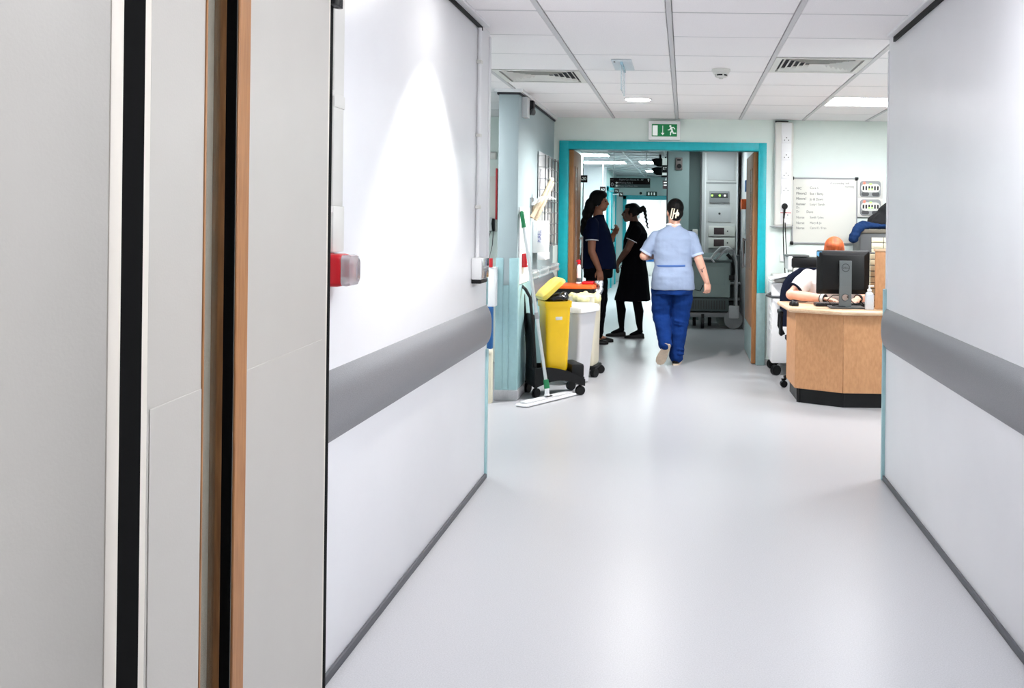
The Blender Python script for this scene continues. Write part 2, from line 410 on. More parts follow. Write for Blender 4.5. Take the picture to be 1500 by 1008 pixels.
for i in range(len(RX)-1):
    cx = (RX[i]+RX[i+1])/2
    for j in range(len(RY)-1):
        cy = (RY[j]+RY[j+1])/2
        if cy < YL and not (-1.25 < cx < 1.1): continue
        if cy < 2.6 and cx < -0.8: continue
        if occupied(cx, cy): continue
        long_tile = abs(cx+0.405) < 0.1 and abs(cy-5.175) < 0.1
        if abs(cx+0.405) < 0.1 and abs(cy-5.805) < 0.1: continue
        o = bpy.data.objects.new('ceiling_tile', tile_me); COL.objects.link(o); o.parent = ce
        o.location = (cx, cy + (P/2 if long_tile else 0), Z0 + random.uniform(0.0, 0.0015))
        if long_tile: o.scale = (1, 2.02, 1)
    for y in RY:
        if y < YL and not (-1.25 < cx < 1.1): continue
        if abs(cx+0.405) < 0.1 and abs(y-5.49) < 0.1: continue
        o = bpy.data.objects.new('cross_tee', tee_me); COL.objects.link(o); o.parent = ce; o.location = (cx, y, Z0-0.003)

# lamps of the room
def ceiling_panel(cx, cy, m, label, wx=2*P, wy=P, group=None):
    t = thing('ceiling_light', label, 'ceiling light', (cx, cy, ZC), 0, group)
    f = MB()
    a, b = wx/2-0.014, wy/2-0.008
    f.box(-a, a, -b, -b+0.02, -0.006, 0.016).box(-a, a, b-0.02, b, -0.006, 0.016).box(-a, -a+0.02, -b, b, -0.006, 0.016).box(a-0.02, a, -b, b, -0.006, 0.016)
    f.build('frame', M['white_plastic'], t, smooth=False)
    MB().box(-a+0.02, a-0.02, -b+0.02, b-0.02, 0.0, 0.012).build('diffuser', m, t, smooth=False)
    return t
ceiling_panel(1.8, 8.325, M['panel_light'], 'lit rectangular ceiling panel above the reception desk')
ceiling_panel(2.43, 6.435, M['panel_light'], 'added lit ceiling panel, unseen behind the right corridor wall')  # extra source added out of sight to brighten the far room
ceiling_panel(-2.61, 7.065, M['panel_light'], 'lit ceiling panel placed unseen behind the left corridor wall')  # unseen source placed to light the left side of the room
ceiling_panel(0.54, 2.655, M['panel_corr'], 'added lit ceiling panel over the near corridor, unseen above the frame')  # added source, keeps the corridor bright from outside the view
ceiling_panel(0.54, 1.395, M['panel_corr'], 'added unseen lit ceiling panel over the corridor nearest the camera')  # second added corridor source, unseen, set to shade the near wall end

def downlight(x, y, label):
    t = thing('downlight', label, 'ceiling light', (x, y, Z0))
    MB().lathe([(0.0, -0.001), (0.105, -0.001), (0.112, -0.006), (0.118, -0.004), (0.118, 0.0)], n=32).build('bezel', M['white_plastic'], t)
    MB().lathe([(0.0, -0.009), (0.098, -0.008), (0.104, -0.003), (0.0, -0.003)], n=32).build('lamp_face', M['lamp_face'], t)
    return t
downlight(-0.405, 8.325, 'round lit downlight in the ceiling before the doorway')
def spot(name, x, y, watts, deg, blend, z=ZC-0.03):
    l = bpy.data.lights.new(name, 'SPOT'); l.energy = watts; l.spot_size = math.radians(deg); l.spot_blend = blend; l.shadow_soft_size = 0.03
    l.color = (1.0, 0.985, 0.96)
    o = bpy.data.objects.new(name, l); COL.objects.link(o); o.location = (x, y, z); return o
downlight(-0.72, 4.14, 'round downlight beside the left wall, above the frame')
spot('spot_lamp', -0.72, 4.14, L_SPOT, 92, 0.6)
spot('spot_lamp', -0.405, 8.325, 135, 155, 0.8)


# ------------------------------------------------------------------ foreground door leaf, folded back along the left wall
d1 = root('door_1'); d1.location = (-0.864, 1.559, 0); d1.rotation_euler = (0, 0, math.atan(0.0737))
TH = 0.046; V0, V1, VZ0, VZ1 = 0.262, 0.413, 0.35, 1.96; LE = 1.045
lf = MB()
lf.box(-TH, 0, 0.045, V0-0.006, 0.01, 2.10); lf.box(-TH, 0, V1, LE, 0.01, 2.10)
lf.box(-TH, 0, V0-0.006, V1, 0.01, VZ0); lf.box(-TH, 0, V0-0.006, V1, VZ1, 2.10)
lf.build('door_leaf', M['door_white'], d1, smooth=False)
MB().box(-TH, 0.001, 0.0, 0.046, 0.01, 2.10, 0.004).build('edge_lipping', M['door_cream'], d1, 'cream lipping on hinge edge')
MB().box(-TH, 0.0005, LE, LE+0.012, 0.01, 2.10, 0.002).build('edge_lipping', M['door_cream'], d1)
MB().box(-TH+0.004, -0.004, LE+0.012, LE+0.058, 0.01, 2.10, 0.004).build('edge_seal', M['black_rubber'], d1, 'black rubber seal on leading edge')
MB().box(0, 0.0022, 0.052, V0-0.008, 0.02, 1.104, 0.001, seg=1).build('protection_plate', M['door_white'], d1)
MB().box(0, 0.0022, V1+0.064, 1.012, 0.02, 1.104, 0.001, seg=1).build('protection_plate', M['door_white'], d1)
MB().box(-TH, 0.003, V0-0.006, V0, VZ0, VZ1, 0.001, seg=1).build('panel_bead', M['wood'], d1)
MB().box(-0.002, 0.004, V1, V1+0.062, VZ0-0.06, VZ1+0.06, 0.002, seg=1).build('panel_bead', M['wood'], d1, 'wide wooden bead beside vision panel')
MB().box(-0.020, -0.001, V1-0.004, V1+0.0, VZ0, VZ1).build('glazing_gasket', M['black_rubber'], d1)
MB().box(-TH, -0.020, V1-0.006, V1, VZ0, VZ1).build('panel_reveal', M['wood_dark'], d1)
MB().box(-0.036, -0.031, V0, V1-0.006, VZ0, VZ1).build('vision_glass', M['glass_dark'], d1, 'dark reflective vision panel glass')
MB().box(-0.046, -0.043, V0, V1-0.006, VZ0, VZ1).build('glass_backing', M['film'], d1)  # added sheet standing in for the dark space behind the pane
MB().box(-0.03, 0.012, LE+0.012, LE+0.075, 1.985, 2.02, 0.006).cyl((0.004, LE+0.07, 1.985), (0.004, LE+0.07, 2.03), 0.012).build('closer_arm', M['black_plastic'], d1, 'small black roller at top of leading edge')
tr6 = root('trim_6')
MB().box(-0.90, -0.798, 1.374, 1.406, 0, 2.6, 0.004).build('corner_bead', M['door_cream'], tr6)
MB().box(-0.97, -0.851, 1.404, 1.556, 0, 2.6).build('recess_shade_strip', M['black_rubber'], tr6, 'black strip standing for the shade in the hinge gap')  # solid black box where the recess is only in shade

# ------------------------------------------------------------------ left corridor wall fittings
t = thing('fire_alarm_sounder', 'red fire alarm sounder with clear lens on the left corridor wall', 'fire alarm', (XL, 2.985, 1.262))
def rb(x0, w0, x1, w1, n=6):
    a = [(x0, y, z) for y, z in rrect(w0, w0, 0.012)]; b = [(x1, y, z) for y, z in rrect(w1, w1, 0.012)]
    return a, b
MB().box(0, 0.012, -0.05, 0.05, -0.05, 0.05, 0.004).build('back_box', M['red'], t)
rr = [[(x, y, z) for y, z in rrect(s, s, 0.014)] for x, s in ((0.010, 0.097), (0.048, 0.097), (0.058, 0.094), (0.062, 0.088))]
MB().loft(rr).build('body', M['red'], t)
rr = [[(x, y, z) for y, z in rrect(s, s, 0.016)] for x, s in ((0.0625, 0.092), (0.076, 0.094), (0.088, 0.088), (0.094, 0.070))]
MB().loft(rr).build('lens', M['lens'], t, 'clear pinkish beacon lens')
MB().box(0.0625, 0.074, -0.014, 0.014, -0.02, 0.02, 0.003).build('flash_unit', M['red'], t)
t = thing('cable_trunking', 'white vertical mini trunking running up from the red alarm', 'trunking', (XL, 3.035, 1.315))
MB().box(0, 0.022, -0.048, 0.048, 0.0, 0.14, 0.003).build('end_cover', M['off_white'], t)
MB().box(0, 0.018, -0.044, 0.044, 0.14, 1.13, 0.003).build('cover', M['off_white'], t)
MB().box(0, 0.021, -0.047, 0.047, 0.44, 0.48, 0.003).build('coupler', M['off_white'], t)
MB().cyl((0.010, -0.062, 0.0), (0.010, -0.062, 1.13), 0.008).build('conduit', M['white_plastic'], t)
for z in (0.12, 0.47, 0.95):
    MB().box(0, 0.022, -0.074, -0.050, z, z+0.02, 0.003).build('saddle_clip', M['off_white'], t)

t = thing('door_release_box', 'metal wall box with keypad face near the end of left wall', 'switch box', (XL, 5.115, 1.158))
MB().box(0, 0.052, -0.085, 0.085, -0.045, 0.065, 0.004).build('body', M['light_grey'], t)
MB().box(0.052, 0.057, -0.080, 0.080, -0.040, 0.060, 0.002).build('face_plate', M['chrome'], t, 'polished steel face plate')
MB().box(0.0, 0.050, -0.083, 0.083, -0.066, -0.0455, 0.004).build('base', M['black_plastic'], t, 'black lower part')
for k in range(3):
    MB().cyl((0.057, -0.04+0.04*k, 0.01), (0.063, -0.04+0.04*k, 0.01), 0.011).build('button', M['steel'], t)
t = thing('conduit_pipe', 'thin white conduit rising from metal wall box to ceiling', 'pipe', (XL, 5.115, 1.224))
MB().cyl((0.012, 0, 0), (0.012, 0, 1.185), 0.010).build('pipe', M['white_plastic'], t)
for z in (0.25, 0.62, 1.0):
    MB().box(0, 0.026, -0.018, 0.018, z, z+0.018, 0.003).build('saddle_clip', M['off_white'], t)

# ------------------------------------------------------------------ ceiling fittings
def vent(cx, cy, label, flip):
    t = thing('ceiling_vent', label, 'air vent', (cx, cy, Z0), 0, None)
    a = P/2-0.016
    f = MB()
    for s in (-1, 1):
        f.box(s*a-s*0.04 if s > 0 else -a, a if s > 0 else -a+0.04, -a, a, -0.004, 0.012)
        f.box(-a+0.04, a-0.04, a-0.04 if s > 0 else -a, a if s > 0 else -a+0.04, -0.004, 0.012)
    f.build('frame', M['off_white'], t, smooth=False)
    MB().box(-a+0.03, a-0.03, -a+0.03, a-0.03, 0.018, 0.024).build('duct_throat', M['dark_gap'], t, smooth=False)
    # four-way core: concentric angled blades
    for k in range(7):
        r = a-0.055-0.036*k
        if r < 0.03: break
        for q in range(4):
            sl = MB(); c = 0.022
            sl.loft([[(-r, -r, -0.002), (-r+c, -r+c, 0.016), (-r+c, -r+c, 0.018), (-r, -r, 0.0)],
                     [(r, -r, -0.002), (r-c, -r+c, 0.016), (r-c, -r+c, 0.018), (r, -r, 0.0)]], Matrix.Rotation(q*PI/2, 4, 'Z'))
            sl.build('blade', M['off_white'], t, smooth=False)
    return t
vent(-1.035, 7.065, 'square louvred ceiling vent near the left partition top', 1)
vent(0.855, 6.435, 'square louvred ceiling vent on the right, beyond smoke detector', -1)

t = thing('smoke_detector', 'white round smoke detector hanging under a ceiling tile', 'smoke detector', (0.232, 6.64, Z0))
MB().lathe([(0.0, 0), (0.062, 0), (0.062, -0.014), (0.056, -0.022), (0.0, -0.022)]).build('base', M['off_white'], t)
MB().lathe([(0.0, -0.0225), (0.052, -0.0225), (0.053, -0.030), (0.044, -0.036), (0.0, -0.036)]).build('head', M['off_white'], t)
MB().lathe([(0.0, -0.0365), (0.040, -0.0365), (0.040, -0.046), (0.0, -0.046)]).build('sensing_slots', M['black_plastic'], t, 'black slotted sensing ring')
MB().lathe([(0.0, -0.0465), (0.042, -0.0465), (0.036, -0.054), (0.016, -0.058), (0.012, -0.066), (0.0, -0.067)]).build('cap', M['off_white'], t)
for k in range(5):
    a = 2*PI*k/5
    MB().box(0.038, 0.045, -0.005, 0.005, -0.047, -0.036, m=Matrix.Rotation(a, 4, 'Z')).build('rib', M['off_white'], t)

t = thing('emergency_light', 'small grey ceiling fitting with a hanging edge-on clear acrylic blade', 'emergency sign', (-0.415, 6.47, Z0))
MB().box(-0.065, 0.065, -0.20, 0.20, -0.012, -0.0005, 0.003).build('ceiling_plate', mat('plate_blue', (214,222,227), 0.4), t)
MB().box(-0.004, 0.004, -0.17, 0.17, -0.19, -0.012, 0.001).build('blade', M['acrylic'], t, 'pale blue clear acrylic blade seen edge on')
MB().box(-0.008, 0.008, -0.18, 0.18, -0.03, -0.012, 0.003).build('blade_holder', M['acrylic_edge'], t)
MB().cyl((-0.045, -0.17, -0.016), (-0.045, -0.17, -0.012), 0.006).build('indicator', M['black_plastic'], t)

# ------------------------------------------------------------------ behind the left wall end
t = thing('clip_post', 'slim cream post holding white notice and blue strip beside the partition', 'post', (-1.495, 7.66, 0))
MB().box(-0.022, 0.022, -0.03, 0.03, 0, 0.42, 0.006).build('post', M['cream'], t)
MB().box(-0.020, 0.020, -0.026, 0.026, 0.42, 0.745, 0.006).build('blue_sleeve', M['blue'], t, 'blue middle sleeve')
MB().box(-0.030, 0.034, -0.012, 0.10, 0.745, 1.05, 0.004).build('notice', M['paper'], t, 'white notice panel')
MB().ball((0, -0.03, 0.40), (0.022, 0.012, 0.022)).build('knob', M['cream'], t)
MB().box(-0.012, 0.012, -0.02, 0.02, 1.05, 1.12, 0.004).build('top_clip', M['red'], t, 'small red clip on top')
t = thing('wall_telephone', 'black wall telephone with cord on the green wall left of partition', 'telephone', (-1.905, YF, 1.33))
MB().box(-0.10, 0.035, -0.02, 0, -0.03, 0.52, 0.006).build('mounting_board', M['off_white'], t)
MB().box(-0.05, 0.02, -0.07, -0.02, -0.03, 0.10, 0.01).build('body', M['black_plastic'], t)
MB().tube([(-0.01, -0.09, -0.02), (-0.012, -0.10, 0.05), (-0.01, -0.09, 0.11)], [0.014, 0.010, 0.014]).build('handset', M['light_grey'], t)
MB().tube([(-0.02, -0.06, -0.03), (-0.05, -0.05, -0.16), (-0.03, -0.05, -0.30), (0.0, -0.05, -0.16), (0.01, -0.06, -0.03)], 0.004).build('cord', M['dark_grey'], t)
tag(MB().box(-1.885, -1.868, YF-0.03, YF, 1.42, 1.93, 0.003).build('alarm_strip', M['red']), 'thin vertical red call strip on the wall left of partition', 'call strip')
tag(MB().box(-2.02, -1.88, YF-0.045, YF, 2.02, 2.09, 0.006).build('wall_light', M['off_white']), 'small white wall fitting above the black telephone', 'wall fitting')

# ------------------------------------------------------------------ fittings on the partition, facing the room
XP = PX1
t = thing('motion_sensor', 'small dark sensor on grey bracket near top of the partition', 'sensor', (XP, 7.98, 2.33))
MB().box(0, 0.045, -0.085, 0.035, -0.09, 0.072, 0.003).build('bracket', M['light_grey'], t)
MB().box(0.0, 0.075, 0.037, 0.12, -0.055, 0.060, 0.008).build('body', M['black_plastic'], t)
MB().ball((0.070, 0.045, -0.035), (0.022, 0.03, 0.028)).build('lens', M['dark_grey'], t)
t = thing('notice_board', 'tall white wall board on partition behind the mop pole', 'board', (XP, 8.05, 1.20))
MB().box(0, 0.012, -0.24, 0.24, -0.29, 0.32, 0.002).build('board', M['paper'], t)
MB().box(0.012, 0.016, -0.18, -0.02, -0.02, 0.25, 0.001).build('sheet', M['off_white'], t)
MB().box(0.012, 0.05, -0.14, -0.02, -0.16, -0.05, 0.006).build('red_tag', M['red'], t, 'small red tag box')
for z in (-0.085, -0.115, -0.14): MB().box(0.0505, 0.0512, -0.12, -0.04, z, z+0.010).build('print_line', M['paper'], t)
t = thing('soap_dispenser', 'white wall dispenser with blue lettering beside the mop', 'dispenser', (XP, 8.62, 1.245))
MB().box(0, 0.115, -0.10, 0.14, -0.11, 0.17, 0.010).build('body', M['white_plastic'], t)
MB().box(0.045, 0.120, -0.105, 0.14, -0.17, -0.105, 0.008).build('push_bar', M['white_plastic'], t)
MB().box(0.035, 0.088, -0.1015, -0.099, -0.035, 0.115, 0.002).build('label_plate', M['paper'], t)
text('PURELL', 0.040, M['logo_blue'], t, (0.063, -0.1025, 0.038), (PI/2, -PI/2, 0), 'lettering', align='CENTER', sx=0.85)
t = thing('leaflet_rack', 'grey wire leaflet rack full of papers near the turquoise doorframe', 'leaflet rack', (XP+0.009, 9.18, 1.55))
MB().box(0.0, 0.008, -0.42, 0.45, -0.36, 0.48, 0.002).build('back_plate', M['light_grey'], t)
for y in (-0.42, -0.22, 0.0, 0.22, 0.44):
    MB().cyl((0.062, y, -0.37), (0.062, y, 0.45), 0.006, n=8).build('upright_wire', M['dark_grey'], t)
for k in range(9):
    z = -0.36 + 0.1*k
    MB().tube([(0.004, -0.42, z), (0.062, -0.42, z), (0.062, 0.44, z), (0.004, 0.44, z)], 0.004, 6).build('cross_wire', M['mid_grey'], t)
for k, (y, z, h) in enumerate(((-0.32, -0.34, 0.30), (-0.11, -0.34, 0.26), (0.10, -0.34, 0.32), (-0.30, 0.06, 0.27), (-0.10, 0.06, 0.25), (0.12, 0.06, 0.30), (0.33, -0.34, 0.28), (0.33, 0.06, 0.3))):
    o = tag(MB().box(XP+0.021, XP+0.058, 9.18+y-0.085, 9.18+y+0.085, 1.55+z, 1.55+z+h, 0.003).build('leaflet', M['paper'] if k % 2 else M['off_white']),
        ['off-white', 'white'][k % 2] + ' leaflet pack in %s row of wire rack, %s' % (('upper' if z > 0 else 'lower'), ['nearest the mop', 'second from the mop', 'third from the mop', 'nearest the mop', 'second from the mop', 'third from the mop', 'nearest the doorframe', 'nearest the doorframe'][k]), 'leaflet', 'leaflets in the wire rack')
# bundle of rolled brown aprons tied with clear film
t = thing('paper_bundle', 'tilted bundle of brown paper tied with clear film above dispenser', 'paper bundle', (XP+0.09, 8.35, 1.46))
for k, (a, b, r) in enumerate((((-0.062, -0.05, -0.02), (0.075, 0.10, 0.30), 0.020), ((-0.04, 0.0, -0.04), (0.088, 0.13, 0.285), 0.018), ((-0.075, 0.02, 0.03), (0.06, 0.12, 0.26), 0.017))):
    MB().tube([a, tuple((a[i]+b[i])/2 + (0.006 if i == 0 else 0) for i in range(3)), b], [r, r*0.9, r*0.8], 9).build('paper_roll', M['brown_paper'], t)
MB().tube([(-0.06, -0.06, 0.09), (0.01, -0.03, 0.14), (0.08, -0.02, 0.15), (0.13, 0.0, 0.14)], [0.012, 0.022, 0.016, 0.006], 8).build('film_tie', M['clear'], t, 'clear crumpled film tie')
MB().ball((0.078, 0.105, 0.305), (0.022, 0.02, 0.02)).build('end_cap', M['cream'], t)
MB().box(-0.088, -0.070, 0.0, 0.10, 0.02, 0.15, 0.004).build('wall_bracket', M['steel'], t)
t = thing('grab_rail', 'pair of clear horizontal tubes fixed along the partition wall', 'rail', (XP, 9.0, 0.96))
for z in (-0.02, 0.025):
    MB().cyl((0.07, -0.85, z), (0.07, 0.80, z), 0.010).build('tube', M['clear'], t)
for y in (-0.60, 0.05, 0.75):
    MB().box(0.0, 0.075, y-0.01, y+0.01, -0.035, 0.04, 0.004).build('bracket', M['alu'], t)

# ------------------------------------------------------------------ mop leaning on the partition
t = thing('mop', 'white flat mop with green-gripped pole leaning on the teal partition', 'mop', (0, 0, 0))
hd = Vector((-1.225, 7.49, 0.0)); ht = Vector((-0.905, 8.05, 0.0)); hm = (hd+ht)/2
dirh = (ht-hd); ang = math.atan2(dirh.y, dirh.x); Lh = dirh.length
mm = Matrix.Translation((hm.x, hm.y, 0)) @ Matrix.Rotation(ang, 4, 'Z')
MB().box(-Lh/2, Lh/2, -0.055, 0.055, 0.004, 0.022, 0.008, m=mm).build('mop_pad', M['white_plastic'], t)
MB().box(-Lh/2+0.03, Lh/2-0.03, -0.035, 0.035, 0.022, 0.038, 0.006, m=mm).build('head_frame', M['light_grey'], t)
MB().box(-0.05, 0.03, -0.034, -0.012, 0.0385, 0.044, 0.002, m=mm).build('frame_slot', M['black_plastic'], t)
base = Vector((hm.x-0.0, hm.y, 0.10)); top = Vector((-1.284, 7.80, 1.475))
MB().cyl((hm.x, hm.y, 0.036), base, 0.018).ball((hm.x, hm.y, 0.045), 0.022).build('swivel_joint', M['white_plastic'], t)
dv = (top-base).normalized()
MB().cyl(base, base+dv*0.07, 0.022, 0.020).build('socket', M['green'], t, 'green plastic pole socket')
MB().cyl(base+dv*0.07, base+dv*1.30, 0.0135).build('pole', M['alu'], t, 'aluminium pole')
MB().cyl(base+dv*0.55, base+dv*0.60, 0.016).build('pole_collar', M['mid_grey'], t)
MB().cyl(base+dv*1.275, top, 0.0175, 0.0165).ball(top, 0.0165).build('hand_grip', M['green'], t, 'green hand grip')

# ------------------------------------------------------------------ bins
def frust(w0, d0, w1, d1, z0, z1, r0=0.03, r1=0.035, n=5):
    a = [(x, y, z0) for x, y in rrect(w0, d0, r0, n)]; b = [(x, y, z1) for x, y in rrect(w1, d1, r1, n)]
    return a, b
t = thing('yellow_bin', 'tall slim yellow bin with open lid on black wheeled stand', 'bin', (-1.055, 8.10, 0), math.radians(24))
mb = MB(); zb, zt = 0.20, 0.765
mb.loft([[(x, y, zb) for x, y in rrect(0.165, 0.20, 0.03)], [(x, y, zb+0.02) for x, y in rrect(0.175, 0.215, 0.03)], [(x, y, zt-0.05) for x, y in rrect(0.205, 0.25, 0.035)],
         [(x, y, zt-0.05) for x, y in rrect(0.222, 0.268, 0.035)], [(x, y, zt) for x, y in rrect(0.228, 0.274, 0.035)], [(x, y, zt) for x, y in rrect(0.206, 0.25, 0.03)], [(x, y, zt-0.04) for x, y in rrect(0.196, 0.24, 0.03)]])
mb.build('bin_body', M['yellow'], t)
MB().box(-0.028, 0.028, -0.1255, -0.118, 0.615, 0.642, 0.003, m=Matrix.Rotation(math.radians(0), 4, 'X')).build('label_plate', M['off_white'], t, 'small white oval label')
lid = MB(); lm = Matrix.Translation((-0.118, 0, 0.772)) @ Matrix.Rotation(math.radians(-42), 4, 'Y')
lid.loft([[(x+0.118, y, z) for x, y in rrect(w_, d_, 0.04)] for w_, d_, z in ((0.235, 0.275, 0), (0.237, 0.277, 0.012), (0.225, 0.265, 0.034), (0.17, 0.2, 0.048))], lm)
lid.build('lid', M['yellow_pale'], t, 'paler yellow hinged lid standing open')
bag = MB()
for k in range(16):
    a = 2*PI*k/16
    bag.ball((0.082*math.cos(a)+random.uniform(-.01, .01), 0.105*math.sin(a), 0.768+random.uniform(0, .03)+(0.02 if math.cos(a) < 0 else 0)), (0.036, 0.036, 0.030+random.uniform(0, .014)))
bag.ball((0, 0, 0.765), (0.09, 0.115, 0.03)); bag.ball((0.03, -0.02, 0.80), (0.06, 0.05, 0.03))
put(fuse(bag, 0.008, 2), 'bin_liner', M['bag_black'], t, 'black plastic liner puffing over rim')
st = MB()
for s in (-1, 1):
    arc = []
    for k in range(13):
        u = k/12; x = -0.20 + 0.42*u
        zt_ = 0.235 - 0.105*u**1.6 + 0.02*math.sin(PI*u); zl = 0.075 + 0.055*math.sin(PI*min(1, u*1.05))
        arc.append((x, zt_, min(zl, zt_-0.03)))
    y0, y1 = (-0.150, -0.128) if s < 0 else (0.128, 0.150)
    st.loft([[(x, y0, zl), (x, y0, zt_), (x, y1, zt_), (x, y1, zl)] for x, zt_, zl in arc])
st.box(-0.205, -0.17, -0.14, 0.14, 0.08, 0.24, 0.008); st.box(0.17, 0.22, -0.14, 0.14, 0.09, 0.15, 0.01)
st.box(-0.20, 0.2, -0.13, 0.13, 0.165, 0.192, 0.006)
st.build('stand', M['black_plastic'], t, 'black plastic cradle with arched sides')
MB().box(0.105, 0.215, -0.145, 0.145, 0.14, 0.255, 0.02).build('toe_block', M['black_plastic'], t)
hf = MB()
hf.tube([(-0.185, -0.11, 0.20), (-0.205, -0.11, 0.5), (-0.235, -0.105, 0.80), (-0.265, -0.07, 0.865), (-0.275, 0, 0.885), (-0.265, 0.07, 0.865), (-0.235, 0.105, 0.80), (-0.205, 0.11, 0.5), (-0.185, 0.11, 0.20)], 0.013, 8)
hf.box(-0.212, -0.190, -0.10, 0.10, 0.22, 0.66, 0.006)
hf.build('handle_frame', M['black_plastic'], t, 'black handle frame')
def castor(parent, x, y, r=0.036, w_=0.022, rot=0.0, m='black_plastic', zt_=0.085):
    mm = Matrix.Translation((x, y, 0)) @ Matrix.Rotation(rot, 4, 'Z')
    c = MB()
    for s in (-1, 1):
        c.cyl(mm @ Vector((0, s*0.004, r)), mm @ Vector((0, s*(0.004+w_/2), r)), r)
    c.box(-0.014, 0.014, -0.003, 0.003, r, zt_, m=mm); c.box(-0.02, 0.02, -0.016, 0.016, zt_-0.012, zt_, 0.003, m=mm)
    c.build('castor', M[m], parent)
for x, y in ((-0.185, -0.13), (-0.185, 0.13), (0.185, -0.125), (0.185, 0.125)): castor(t, x, y, 0.038, 0.026, random.uniform(0, 1.5), zt_=0.10)

t = thing('white_bin', 'white slim bin with rounded lid in front of cream bin', 'bin', (-0.935, 8.66, 0), math.radians(-24))
MB().loft([[(x, y, z) for x, y in rrect(w_, d_, r)] for w_, d_, z, r in ((0.15, 0.20, 0.012, 0.02), (0.155, 0.205, 0.02, 0.03), (0.245, 0.30, 0.60, 0.035), (0.25, 0.305, 0.625, 0.035))]).build('bin_body', mat('bin_grey_white', (206,206,211), 0.35), t)
MB().loft([[(x, y, z) for x, y in rrect(w_, d_, r)] for w_, d_, z, r in ((0.27, 0.325, 0.622, 0.03), (0.29, 0.345, 0.63, 0.035), (0.292, 0.347, 0.668, 0.035), (0.27, 0.325, 0.688, 0.035), (0.2, 0.25, 0.695, 0.03))]).build('lid', M['white_plastic'], t, 'brighter white rounded lid')
MB().box(-0.05, 0.05, -0.112, -0.098, 0.022, 0.04, 0.004).build('pedal', M['mid_grey'], t)

t = thing('cream_bin', 'cream bin with pale yellow liner between white bin and navy-clad person', 'bin', (-0.915, 9.12, 0), math.radians(-8))
MB().loft([[(x, y, z) for x, y in rrect(w_, d_, r)] for w_, d_, z, r in ((0.22, 0.24, 0.10, 0.03), (0.235, 0.25, 0.12, 0.03), (0.255, 0.28, 0.70, 0.03), (0.262, 0.286, 0.73, 0.03))]).build('bin_body', M['cream'], t)
bag = MB()
for k in range(18):
    a = 2*PI*k/18
    bag.ball((0.128*math.cos(a), 0.138*math.sin(a), 0.705+random.uniform(-.012, .02)), (0.030, 0.030, 0.045))
bag.ball((0, 0, 0.725), (0.12, 0.13, 0.03)); bag.ball((0.135, -0.10, 0.705), (0.035, 0.03, 0.05))
put(fuse(bag, 0.010, 7), 'bin_liner', M['bag_yellow'], t, 'pale yellow plastic liner')
MB().box(-0.12, 0.14, -0.14, 0.14, 0.065, 0.10, 0.012).build('base', M['black_plastic'], t)
for x, y in ((-0.10, -0.12), (0.13, -0.12), (-0.10, 0.12), (0.13, 0.12)): castor(t, x, y, 0.040, 0.034, random.uniform(0, 1.5), zt_=0.07)

t = thing('orange_lid_bin', 'wide black bin with flat orange lid behind the yellow bin', 'bin', (-1.055, 9.52, 0))
MB().loft([[(x, y, z) for x, y in rrect(w_, d_, 0.04)] for w_, d_, z in ((0.33, 0.34, 0.02), (0.36, 0.36, 0.60), (0.43, 0.38, 0.70), (0.43, 0.38, 0.775))]).build('bin_body', M['black_plastic'], t)
MB().loft([[(x, y, z) for x, y in rrect(w_, d_, 0.04)] for w_, d_, z in ((0.435, 0.39, 0.776), (0.44, 0.395, 0.785), (0.43, 0.385, 0.806), (0.38, 0.34, 0.812))]).build('lid', M['orange'], t, 'flat orange lid')
t = thing('spray_bottle', 'slim white bottle with red cap standing on the orange lid', 'bottle', (-1.012, 9.52, 0.8125))
MB().lathe([(0.026, 0), (0.028, 0.004), (0.028, 0.014), (0.022, 0.018)], n=18).build('base', M['white_plastic'], t)
MB().lathe([(0.020, 0.0185), (0.021, 0.024), (0.021, 0.05), (0.018, 0.055)], n=18).build('dark_band', M['dark_grey'], t)
MB().lathe([(0.018, 0.0555), (0.020, 0.06), (0.020, 0.165), (0.014, 0.180), (0.012, 0.185)], n=18).build('body', M['white_plastic'], t)
MB().lathe([(0.015, 0.186), (0.016, 0.19), (0.015, 0.225), (0.008, 0.232)], n=18).box(-0.026, 0.0, -0.007, 0.007, 0.21, 0.226, 0.003).build('cap', M['red'], t, 'red trigger cap')
tag(MB().box(-0.975, -0.865, 9.44, 9.60, 0.8125, 0.836, 0.006).build('red_tray', M['red']), 'flat red tray lying on right end of the orange lid', 'tray')
cr = MB()
for k in range(12): cr.ball((-0.822+random.uniform(-.025, .03), 9.46+random.uniform(-.04, .04), 0.785+random.uniform(-.065, .045)), (0.026, 0.026, 0.032), Matrix.Rotation(random.uniform(0, 3), 4, 'X'))
tag(put(fuse(cr, 0.009, 1), 'foil_wrap', M['foil'], None), 'crumpled silver wrap hanging over right end of orange-lidded bin', 'wrap')

# ------------------------------------------------------------------ far wall fittings
t = thing('exit_sign', 'green running man exit sign box above the turquoise doorframe', 'exit sign', (-0.212, YF, 2.325))
w2, h2 = 0.158, 0.094
MB().box(-w2, w2, -0.055, 0, -h2, h2, 0.006).build('housing', M['white_plastic'], t)
MB().box(-0.125, 0.125, -0.0575, -0.054, -0.061, 0.061).build('sign_face', M['sign_green'], t)
def flat(poly, m='sign_white', y=-0.0590, th=0.0012, name='pictogram'):
    return MB().loft([[(x, y, z) for x, z in poly], [(x, y+th, z) for x, z in poly]]).build(name, M[m], t, smooth=False)
flat([(-0.118, -0.052), (-0.068, -0.052), (-0.068, 0.048), (-0.118, 0.048)], name='door_symbol')
flat([(-0.014, 0.046), (-0.020, 0.046), (-0.020, -0.026), (-0.034, -0.026), (-0.017, -0.05), (0.0, -0.026), (-0.014, -0.026)], name='arrow_symbol')
rm = MB()
